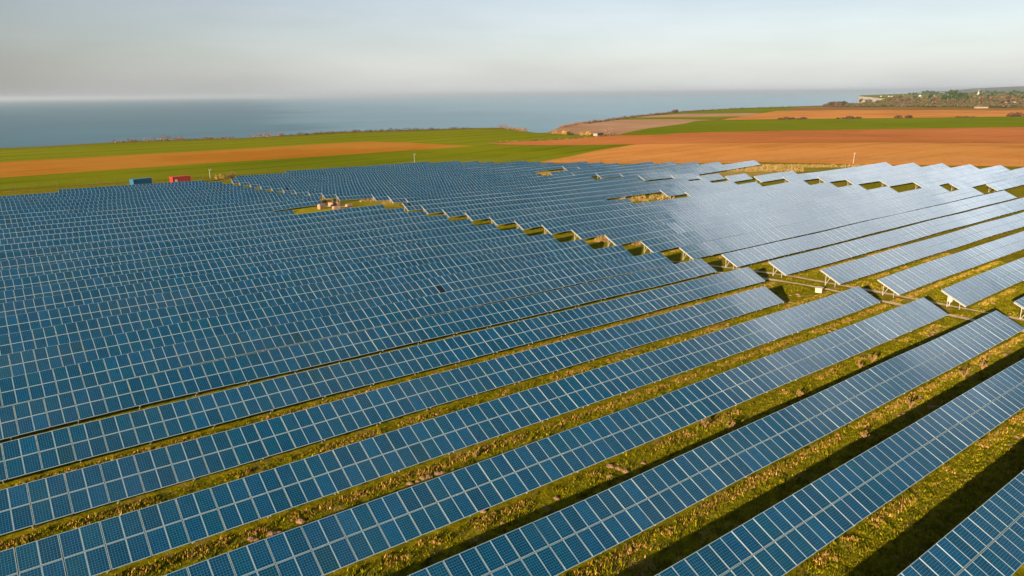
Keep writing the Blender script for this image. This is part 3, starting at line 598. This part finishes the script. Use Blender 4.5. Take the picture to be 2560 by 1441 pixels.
hedge([(2068, 267), (2090, 266), (2110, 265)], 14, 10, DARKB, 'dark low thicket at the seaward tip of the far wood', 'bush', 'bush', dens=40, size=1.0)
hedge([(1684, 282.3), (1690, 281.8)], 5, 4.5, BROWNS, 'lone dark bush standing against the sea on the rising cliff', 'bush', 'bush', dens=40, size=.6)
# bushes by the array corner
for i, (x, y, s_, cols, t) in enumerate([(547, 449, 1.0, [(.42, .25, .05), (.30, .20, .04), (.18, .12, .03)], 'dry ochre bush behind the rows, right of the left pole'), (568, 446, 1.0, [(.12, .075, .04), (.20, .12, .06)], 'dark brown bush in the middle of three behind the rows'),
        (581, 444.5, 1.1, [(.20, .10, .06), (.28, .15, .08)], 'reddish bush touching the corner of the panel rows')]):
    hedge([(x - 4, y), (x + 4, y - .3)], 1.8, 2.2, cols, t, 'bush', 'bush', dens=200, group='bushes behind the rows', size=.16)

# camera poles
def pole(ytop, label, at_):
    p = Vector((at_[0], at_[1], H1(*at_))); q = p - Vector((0, 0, CAMZ)); hgt_ = next(h for h in [k * .1 for k in range(20, 120)] if 720.5 + FPX * (q + Vector((0, 0, h))).dot(D2) / (q + Vector((0, 0, h))).dot(Fw) < ytop); root = empty('camera_pole', p); tag(root, label, 'pole', 'white poles behind the array')
    s_ = MB(); s_.tube((0, 0, 0), (0, 0, hgt_), .075, .05, 10); s_.box((0, 0, .06), (.5, .5, .12)); s_.build('mast', mgal, root)
    s_ = MB(); s_.bar((0, 0, hgt_ - .15), (.45, -.15, hgt_ - .05), .07); s_.box((.5, -.17, hgt_ - .02), (.34, .2, .2)); s_.box((-.12, 0, hgt_ + .1), (.14, .14, .25)); s_.build('camera_head', mgal, root)
pole(425, 'white camera pole behind the left rows, beside the bushes', (64.6, 262.5))
pole(386, 'white camera pole against the green field at the centre', (149.5, 268.5))
pole(384, 'white camera pole against the orange field at right', (256.5, 133.5))
# shipping containers
mblue, nt, b = mat('blue container paint', .6, (.02, .12, .22), .3); mred, nt, b = mat('red container paint', .6, (.30, .035, .02), .3); mlogo, nt, b = mat('white logo paint', .6, (.8, .8, .78))
def container(px, py, rz, m, label, logo):
    p = gp(px, py); root = empty('shipping_container', (p.x, p.y, H1(p.x, p.y)), rz); tag(root, label, 'container', 'shipping containers')
    L, W, Hh = 6.06, 2.44, 2.59; s_ = MB(); n = 34
    for side in (-1, 1):                                   # corrugated long walls
        pts = [(-L / 2 + .12 + (L - .24) * k / n, side * (W / 2 - (.05 if (k // 1) % 4 in (1, 2) else .01))) for k in range(n + 1)]
        for (xa, ya), (xb, yb) in zip(pts, pts[1:]): s_.add([(xa, ya, .15), (xb, yb, .15), (xb, yb, Hh - .1), (xa, ya, Hh - .1)], [(0, 1, 2, 3)])
    s_.box((0, 0, .1), (L, W, .16)); s_.build('wall', m, root)
    s_ = MB()
    for x in (-1, 1):
        for y in (-1, 1): s_.box((x * (L / 2 - .06), y * (W / 2 - .06), Hh / 2 + .03), (.14, .14, Hh - .04))
    for z in (.08, Hh - .05):
        for y in (-1, 1): s_.box((0, y * (W / 2 - .05), z + .003), (L - .26, .11, .12))
        for x in (-1, 1): s_.box((x * (L / 2 - .05), 0, z + .003), (.11, W - .26, .12))
    s_.build('frame', m, root)
    s_ = MB(); s_.box((0, 0, Hh - .03), (L - .2, W - .2, .06))
    for k in range(12): s_.box((-L / 2 + .4 + k * .475, 0, Hh + .012), (.2, W - .5, .025))
    s_.build('roof', m, root)
    for q in (-1, 1):
        s_ = MB(); s_.box((-L / 2 + .05, q * .57, Hh / 2), (.06, 1.10, Hh - .3)); d_ = s_.build('door', m, root)
        s_ = MB()
        for y in (.3, .8): s_.bar((-L / 2 - .02, q * y, .25), (-L / 2 - .02, q * y, Hh - .2), .04)
        s_.build('locking_bar', m, d_)
    if logo:
        s_ = MB(); ring = [(math.cos(2 * PI * k / 20), math.sin(2 * PI * k / 20)) for k in range(20)]; cx_, cz_ = -1.9, 1.35
        s_.add([(cx_ + .42 * a_, -W / 2 - .012, cz_ + .42 * b_) for a_, b_ in ring] + [(cx_ + .22 * a_, -W / 2 - .012, cz_ + .22 * b_) for a_, b_ in ring], [(k, (k + 1) % 20, 20 + (k + 1) % 20, 20 + k) for k in range(20)]); s_.build('logo', mlogo, root)
    return root
container(354, 466.6, R_(17), mblue, 'blue shipping container behind the left panel rows', False)
container(452, 460.2, R_(12), mred, 'red shipping container with round white mark behind the left rows', True)

# pale blocks in the clearing
mst, nt, b = mat('pale stone block', .9, (.5, .4, .3), .2); co = objco(nt); n = noise(nt, co, 2.2, 6, .7)
Lk(nt, ramp(nt, n, [(.3, (.16, .09, .06)), (.55, (.30, .19, .13)), (.75, (.38, .27, .19))]), b.inputs['Base Color']); bump(nt, b, n, .7, .12)
def block(px, py, d, rz, label, zup=0.0, pos=None):
    bm = bmesh.new(); bmesh.ops.create_cube(bm, size=1.0); bmesh.ops.scale(bm, verts=bm.verts, vec=d); bmesh.ops.bevel(bm, geom=bm.edges[:], offset=.12, segments=2, affect='EDGES')
    bmesh.ops.subdivide_edges(bm, edges=bm.edges[:], cuts=1, use_grid_fill=True)
    for v_ in bm.verts: v_.co += Vector((random.gauss(0, .018), random.gauss(0, .018), random.gauss(0, .018)))
    me = bpy.data.meshes.new('stone_block'); bm.to_mesh(me); bm.free(); me.materials.append(mst); o = link(bpy.data.objects.new('stone_block', me)); p = pos or gp(px, py)
    o.location = (p[0], p[1], H1(p[0], p[1]) + d[2] / 2 - .06 + zup); o.rotation_euler = (0, 0, rz); tag(o, label, 'block', 'pale blocks in the clearing'); return o
block(804, 523, (1.6, 1.3, 1.25), .2, 'square pale block standing alone at the left of the clearing')
block(831, 517, (1.6, 1.5, 1.15), .5, 'largest pinkish block at the back of the pile in the clearing')
block(845, 516, (1.0, 1.0, 1.2), .1, 'upright pale block at the back right of the pile')
block(841, 524, (1.8, 1.3, .9), .0, 'low pale block at the front of the pile in the clearing')
block(873, 518, (1.7, 1.1, .8), .12, 'low pale block standing alone at the right of the clearing')

# utility box by the track and inverter cabinet
bx_ = gp(2048, 730); root = empty('utility_box', (bx_.x, bx_.y, bx_.z), .3); tag(root, 'small cream utility box in the grass beside the wheel ruts', 'utility box')
mcr, nt, b = mat('cream cabinet', .6, (.48, .38, .25))
s_ = MB(); s_.box((0, 0, .26), (1.05, .8, .56)); s_.build('body', mcr, root); s_ = MB(); s_.box((0, 0, .57), (1.15, .9, .07)); s_.build('lid', mcr, root)
M_, g_ = frame_at(3, 94.3, False); root = empty('inverter_cabinet', (94.25, V0 + 3 * PITCHV + .55, g_.z)); tag(root, 'white inverter cabinet hanging under the end of a panel row', 'cabinet')
s_ = MB(); s_.box((0, 0, .95), (.3, .55, .6)); s_.build('case', mgal, root); s_ = MB(); s_.bar((0, 0, -.1), (0, 0, .64), .08); s_.build('stand', mgal, root)

# low hut at the foot of the bare slope
def house(p, L, W, Hw, Hr, rz, mw, mr, label, cat='house', name='house', group=None, win=0):
    root = empty(name, p, rz); tag(root, label, cat, group)
    s_ = MB(); s_.box((0, 0, Hw / 2), (L, W, Hw)); 
    if Hr: s_.add([(-L / 2, -W / 2, Hw), (-L / 2, W / 2, Hw), (-L / 2, 0, Hw + Hr), (L / 2, -W / 2, Hw), (L / 2, W / 2, Hw), (L / 2, 0, Hw + Hr)], [(0, 2, 1), (3, 4, 5)])
    s_.build('wall', mw, root)
    s_ = MB(); e_ = .3
    if Hr:
        for q in (-1, 1): s_.bar((-L / 2 - e_, q * (W / 4 + .1), Hw + Hr / 2 + .08), (L / 2 + e_, q * (W / 4 + .1), Hw + Hr / 2 + .08), math.hypot(W / 2, Hr) + .4, .15, up=Vector((0, q * Hr, W / 2)))
    else: s_.box((0, 0, Hw + .12), (L + .6, W + .6, .24))
    s_.build('roof', mr, root)
    for k in range(win):
        s_ = MB(); s_.box((-L / 2 + (k + 1) * L / (win + 1), -W / 2 - .03, Hw * .5), (1.1, .1, 1.3)); s_.build('window', mdark, root)
    return root
mwall, nt, b = mat('white render', .8, (.36, .33, .29), .2); mroof, nt, b = mat('slate roof', .7, (.16, .12, .11), .3); mroofr, nt, b = mat('tile roof', .7, (.36, .17, .11), .3); mpale, nt, b = mat('pale cladding', .7, (.24, .19, .13), .3)
house(gp(1496, 339.6), 9, 3, 1.5, 0, .35, mpale, mroof, 'low open hut at the foot of the bare slope', 'hut', 'hut')
HS = [(2202.5, 242.2, 10, 1), (2223, 242.6, 11, 0), (2230.5, 243.2, 13, 0), (2257.8, 239.4, 10, 0), (2275, 234.8, 10, 0), (2288.5, 234.6, 9, 0), (2299.5, 241.8, 17, 0), (2333.5, 241.2, 13, 0), (2369.5, 236.4, 11, 1), (2398, 236.6, 8, 1), (2472, 239.0, 12, 0), (2530, 241.0, 14, 1),
      (2256, 266.3, 8, 0), (2345, 258.5, 10, 1), (2533, 258.8, 16, 0), (2508, 262.5, 12, 1), (2440.5, 271, 6, 0), (2520, 268.5, 9, 1), (2545, 255.6, 12, 0)]
HD = ['with reddish roof on the cliff headland, leftmost of the village', 'white, left one of a pair on the headland', 'white, right one of a pair on the headland', 'small pale, alone between the pair and the village trees', 'white, high among the left village trees', 'pale, half hidden in village trees', 'large white, brightest of the headland village',
      'low white, right of the big white one', 'tiny with reddish roof near the church', 'tiny, right of the church trees', 'pale, in the open behind the wood', 'pale with red roof at far right skyline', 'small white, at the front edge of the far wood', 'tall pale gabled, in the middle of the wood', 'large white flat, at the right end of the wood',
      'with red roof, left of the large white one at wood end', 'tiny white, in front of the wood', 'small with red roof, low at the wood right end', 'white, behind the large one at right frame edge']
for (x, y, L, rr_), dsc in zip(HS, HD):
    L *= .85
    fl = (x, y) == (2533, 258.8)
    house(gp(x, y), L, L * .7, L * (.22 if fl else .30), 0 if fl else L * .26, g.uniform(-.5, .9), mwall, mroofr if rr_ else mroof, f'distant house {dsc}', 'house', 'house', 'houses around the far village')
house(gp(2453, 271.5), 20, 4, 2.2, 0, -.6, mpale, mpale, 'long low pale shed in front of the far wood', 'shed', 'shed')
for x, y, t in [(2445, 239.6, 'village church with pointed spire on the far skyline'), (2369, 238.6, 'square church tower above the headland village trees')]:
    p = gp(x, y); root = empty('church', p, .4); tag(root, t, 'church', 'village churches')
    s_ = MB(); s_.box((8, 0, 4), (18, 9, 8)); s_.add([(-1, -4.5, 8), (17, -4.5, 8), (17, 4.5, 8), (-1, 4.5, 8), (-1, 0, 13), (17, 0, 13)], [(0, 1, 5, 4), (3, 4, 5, 2), (0, 4, 3), (1, 2, 5)]); s_.build('nave', mwall, root)
    s_ = MB(); s_.box((-4.02, 0, 9), (6, 6, 18)); s_.build('tower', mwall, root)
    s_ = MB(); hz = 16 if 'spire' in t else 3; s_.add([(-7.2, -3.2, 18.01), (-.8, -3.2, 18.01), (-.8, 3.2, 18.01), (-7.2, 3.2, 18.01), (-4, 0, 18 + hz)], [(0, 1, 4), (1, 2, 4), (2, 3, 4), (3, 0, 4)]); s_.build('spire' if 'spire' in t else 'roof', mroof, root)

# wire fence round the far side of the site
fpts = [(-60, 277), (60, 276.5), (152, 278), (175, 262), (238, 166), (268, 150), (300, 60)]
root = empty('wire_fence', (fpts[0][0], fpts[0][1], H1(*fpts[0]))); tag(root, 'thin wire mesh fence on posts round the back of the solar farm', 'fence')
mfp, nt, b = mat('fence post', .8, (.10, .075, .04), .2); O = root.location.copy(); np_ = 0
fpm = MB(); fpm.tube((0, 0, -.3), (0, 0, 1.9), .055, .05, 6); fpm = fpm.mesh('fence_post', mfp); wires = MB(); allp = []
for (a, b_) in zip(fpts, fpts[1:]):
    a, b_ = Vector(a), Vector(b_); n = int((b_ - a).length / 5.5)
    for k in range(n): q = a.lerp(b_, k / n); allp.append(Vector((q.x, q.y, H1(q.x, q.y))))
for k, q in enumerate(allp[:98]):
    o = bpy.data.objects.new('fence_post', fpm); C.objects.link(o); o.parent = root; o.location = q - O
for a, b_ in zip(allp[:98], allp[1:98]):
    for z in (.15, .6, 1.05, 1.5, 1.85): wires.bar(a - O + Vector((0, 0, z)), b_ - O + Vector((0, 0, z)), .022)
wires.build('wire', mfp, root)

# molehills
mmo, nt, b = mat('chalky soil', 1, (.5, .3, .2), .1); co = objco(nt); n = noise(nt, co, 9, 5, .7)
Lk(nt, ramp(nt, n, [(.3, (.14, .075, .04)), (.6, (.29, .165, .10)), (.8, (.36, .24, .17))]), b.inputs['Base Color']); bump(nt, b, n, 1, .05)
def mole_mesh(seed):
    gq = random.Random(seed); mb = MB(); rings = [(0, .21), (.12, .19), (.24, .14), (.36, .06), (.46, -.05)]; n = 14
    mb.v.append((0, 0, .21)); idx = [[0]]
    for r_, z in rings[1:]:
        idx.append([len(mb.v) + k for k in range(n)])
        for k in range(n): t = 2 * PI * k / n; q = r_ * gq.uniform(.82, 1.2); mb.v.append((q * math.cos(t), q * math.sin(t), z + gq.uniform(-.025, .03)))
    for k in range(n): mb.f.append((0, idx[1][k], idx[1][(k + 1) % n])); mb.m.append(0)
    for a, b_ in zip(idx[1:], idx[2:]):
        for k in range(n): mb.f.append((a[k], b_[k], b_[(k + 1) % n], a[(k + 1) % n])); mb.m.append(0)
    return mb.mesh('molehill', mmo)
MM = [mole_mesh(k) for k in range(4)]
moles = {'between the third and fourth rows from the corner': [(1181, 1306), (1208, 1279), (1234, 1173), (1262, 1180)], 'behind the third row, seen below the fourth': [(1025, 1210), (1044, 1204), (1058, 1196), (1072, 1193), (1095, 1185), (1106, 1183)],
         'behind the second row in the lower right': [(1256, 1309), (1391, 1247), (1526, 1166), (1547, 1172), (1565, 1180), (1524, 1192), (1650, 1262), (1608, 1158)], 'between the rows at lower left of centre': [(628, 1348), (642, 1350), (678, 1336), (700, 1333), (752, 1304)],
         'behind the nearest rows in the grass at right': [(2300, 995), (2306, 1001), (2248, 1040), (2262, 1036), (2327, 1017), (2510, 888), (2511, 862), (2524, 1113), (2541, 1093), (2237, 850), (2331, 838), (2343, 827), (2333, 831), (2361, 818), (2376, 818), (2384, 806), (2320, 840), (2534, 861), (2512, 887)],
         'beside the wheel ruts near the track end': [(1957, 738), (1976, 739), (1995, 737), (1965, 753), (1976, 757), (1998, 741), (2046, 747), (2120, 805), (2088, 824), (2074, 829), (1819, 814), (1930, 716), (1929, 724), (2482, 759)]}
for place, pts in moles.items():
    for k, (x, y) in enumerate(sorted(set(pts))):
        p = gp(x, y); o = link(bpy.data.objects.new('molehill', random.choice(MM))); o.location = (p.x, p.y, p.z); s_ = random.uniform(.4, .75); o.scale = (s_, s_ * random.uniform(.8, 1.2), s_); o.rotation_euler = (0, 0, random.uniform(0, 6))
        tag(o, f'small pale molehill {place}, {NTH[k]} from the left', 'molehill', 'pale molehills in the grass')

# ------------------------------------------------------------------ rough grass between the rows
mgr, nt, b = mat('grass blades', .95, spec=.0); a_ = N(nt, 'ShaderNodeAttribute', attribute_name='col'); Lk(nt, a_.outputs['Color'], b.inputs['Base Color'])
TRKA = np.array(TRK)
def tufts(name, P, h, wd, cols, nb, seed, label):
    keep = np.ones(len(P), bool)
    for q in TRKA: keep &= (P[:, 0] - q[0]) ** 2 + (P[:, 1] - q[1]) ** 2 > .75
    P = P[keep]; h = h[keep]; wd = wd[keep]; g = np.random.default_rng(seed); n = len(P); z = hgt(P[:, 0], P[:, 1]); B = np.repeat(np.c_[P, z], nb, 0); N_ = n * nb; hh = np.repeat(h, nb) * g.uniform(.5, 1.15, N_)
    an = g.uniform(0, 2 * PI, N_); ln = g.uniform(.15, .75, N_) * hh; off = g.normal(size=(N_, 2)) * (np.repeat(wd, nb) * .8)[:, None]; B[:, :2] += off; B[:, 2] -= .02
    d = np.c_[np.cos(an), np.sin(an)]; q = np.c_[-d[:, 1], d[:, 0]] * (np.repeat(wd, nb) * g.uniform(.25, .6, N_))[:, None]
    T = B.copy(); T[:, :2] += d * ln[:, None]; T[:, 2] += hh; A_ = B.copy(); A_[:, :2] += q; D_ = B.copy(); D_[:, :2] -= q
    V = np.stack([A_, D_, T], 1).reshape(-1, 3); me = bpy.data.meshes.new(name); me.vertices.add(3 * N_); me.vertices.foreach_set('co', V.ravel()); me.loops.add(3 * N_); me.loops.foreach_set('vertex_index', np.arange(3 * N_, dtype=np.int32))
    me.polygons.add(N_); me.polygons.foreach_set('loop_start', np.arange(0, 3 * N_, 3, dtype=np.int32)); me.materials.append(mgr); me.update(); me.validate()
    ca_ = me.attributes.new('col', 'FLOAT_COLOR', 'FACE'); ci = np.repeat(g.integers(0, len(cols), n), nb); cc = np.array(cols)[ci] * g.uniform(.7, 1.3, (N_, 1)); ca_.data.foreach_set('color', np.c_[cc, np.ones(N_)].ravel())
    o = link(bpy.data.objects.new(name, me)); tag(o, label, 'grass', kind='stuff'); return o
def inview(P, m=60):
    z = hgt(P[:, 0], P[:, 1]); E = np.c_[P, z - CAMZ]; w_ = E @ np.array(Fw); x = 1280 + FPX * (E @ np.array(R2)) / w_; y = 720 + FPX * (E @ np.array(D2)) / w_
    return (w_ > 5) & (x > -m) & (x < 2560 + m) & (y < 1441 + m)
GC = [(.085, .090, .003), (.13, .13, .004), (.19, .165, .006), (.055, .060, .003), (.26, .20, .010), (.15, .12, .006), (.11, .12, .004), (.09, .075, .005)]
DC = [(.38, .20, .055), (.30, .155, .035), (.44, .26, .09), (.24, .125, .03), (.32, .20, .03)]
gq = np.random.default_rng(21)
def strip(n, r0, r1, va, vb, umin, umax):
    r = gq.integers(r0, r1 + 1, n); u = gq.uniform(umin, umax, n); v = V0 + PITCHV * r + gq.uniform(va, vb, n); return np.c_[u, v]
def clump(P, sc_, seed, thr):
    a = np.sin(P[:, 0] * .31 * sc_ + seed) + np.sin(P[:, 1] * .47 * sc_ + seed * 2.1) + np.sin(P[:, 0] * .83 * sc_ - P[:, 1] * .59 * sc_ + seed) + np.sin(P[:, 0] * 1.9 * sc_ + P[:, 1] * 1.3 * sc_) * .7
    return a > thr
P = strip(150000, 0, 6, 1.2, 6.2, -2, 125); P = P[inview(P)]; P = P[gq.random(len(P)) < np.clip(70 / np.hypot(P[:, 0], P[:, 1]), .25, 1)]
hum = np.sin(P[:, 0] * 2.1 + np.sin(P[:, 1] * 1.7)) * np.sin(P[:, 1] * 2.6 + np.sin(P[:, 0] * 1.3) * 1.4)
tufts('grass', P, gq.uniform(.05, .14, len(P)) + .17 * np.clip(hum, 0, 1), np.full(len(P), .09), GC, 4, 1, 'short green grass between the near panel rows')
P = strip(70000, 0, 10, 5.35, 6.1, -5, 125); P = P[inview(P)]; P = P[clump(P, 1.0, 1.0, -.5)]
tufts('dry_grass', P, gq.uniform(.09, .27, len(P)), np.full(len(P), .085), [(.40, .21, .055), (.31, .165, .04), (.44, .26, .09)] + GC[1:5], 4, 2, 'tufts of dry orange grass along the lower panel edges')
P = strip(40000, 0, 6, 1.5, 6.0, -2, 125); P = P[inview(P)]; P = P[clump(P, .55, 4.0, 2.2)]
tufts('dry_grass', P, gq.uniform(.10, .30, len(P)), np.full(len(P), .09), DC + GC, 5, 3, 'straw coloured clumps scattered in the grass between the rows')
# dry reeds on the far verge and in the clearings
Q = []
for (x0, x1, y0, y1, n) in [(1790, 2010, 413, 430, 1300), (2010, 2190, 413.5, 420, 350), (1540, 1690, 489, 504, 260), (1340, 1400, 430, 440, 140), (900, 950, 500, 507, 160), (955, 1010, 502, 512, 260), (800, 830, 500, 508, 120), (1570, 1600, 603, 612, 200), (1490, 1520, 596, 606, 200)]:
    for _ in range(n): p = gp(gq.uniform(x0, x1), gq.uniform(y0, y1)); Q.append((p.x, p.y))
Q = np.array(Q); tufts('dry_grass', Q, gq.uniform(.3, .8, len(Q)), np.full(len(Q), .20), [(.30, .18, .08), (.24, .15, .05), (.20, .18, .02), (.34, .22, .11)], 5, 4, 'tall pale dry grass on the verge and in the clearings')
# thistles: tall branching dead stems
mth, nt, b = mat('dead stalk', .9, (.22, .13, .055), .1)
def thistle(x, y, h, t):
    p = gp(x, y); s_ = MB(); gq2 = random.Random(int(x + y))
    for k in range(11):
        an = gq2.uniform(0, 6.28); ln = gq2.uniform(.25, .55) * h; hz = h * gq2.uniform(.6, 1.0); m1 = (math.cos(an) * ln * .4, math.sin(an) * ln * .4, hz * .55); m2 = (math.cos(an) * ln, math.sin(an) * ln, hz); s_.bar((0, 0, -.05), m1, .035); s_.bar(m1, m2, .026); s_.box(m2, (.05, .05, .07))
        for q in range(2): an2 = an + gq2.uniform(-1, 1); m3 = (m1[0] + math.cos(an2) * ln * .6, m1[1] + math.sin(an2) * ln * .6, hz * .85); s_.bar(m1, m3, .02); s_.box(m3, (.04, .04, .06))
    o = s_.build('dead_thistle', mth, loc=p); tag(o, t, 'thistle', 'dead thistles between the rows')
TH_ = [(2180, 907, .9, 'bushiest dead thistle in the grass below the second long row'), (2410, 948, 1.0, 'tall dead thistle leaning at the shadow edge, right side'), (2455, 925, .8, 'wide dead thistle at the shadow edge near the right frame side'), (2275, 1022, .9, 'spiky dead thistle crossing the shadow edge at right'), (2150, 922, .6, 'small dead thistle left of the bushiest one'),
       (1190, 1143, .5, 'small pale dead thistle alone in the lower middle gap'), (1763, 1070, .7, 'dead thistle near the lower edge of the fourth row'), (1825, 1075, .7, 'dead thistle standing at the dark shadow edge, centre right'), (1998, 995, .6, 'thin green brown thistle touching the dark shadow edge'), (2160, 1100, .7, 'thin thistle standing in the shade between rows')]
for q in TH_: thistle(*q)

# ------------------------------------------------------------------ haze: one even box of air round camera and scene
hz_ = MB(); zb, zt = -67.2, 104.0; R0 = 88000.0
hz_.box((0, 0, (zb + zt) / 2), (2 * R0, 2 * R0, zt - zb)); mz = bpy.data.materials.new('air'); mz.use_nodes = True; nt = mz.node_tree; nt.nodes.clear()
pv = N(nt, 'ShaderNodeVolumePrincipled'); pv.inputs['Color'].default_value = (.55, .66, .80, 1); pv.inputs['Density'].default_value = 0.000045; pv.inputs['Anisotropy'].default_value = 0.2
mo = N(nt, 'ShaderNodeOutputMaterial'); Lk(nt, pv.outputs[0], mo.inputs['Volume']); o = hz_.build('haze', mz); o['kind'] = 'stuff'
sc.cycles.volume_bounces = 0; sc.cycles.max_bounces = 6
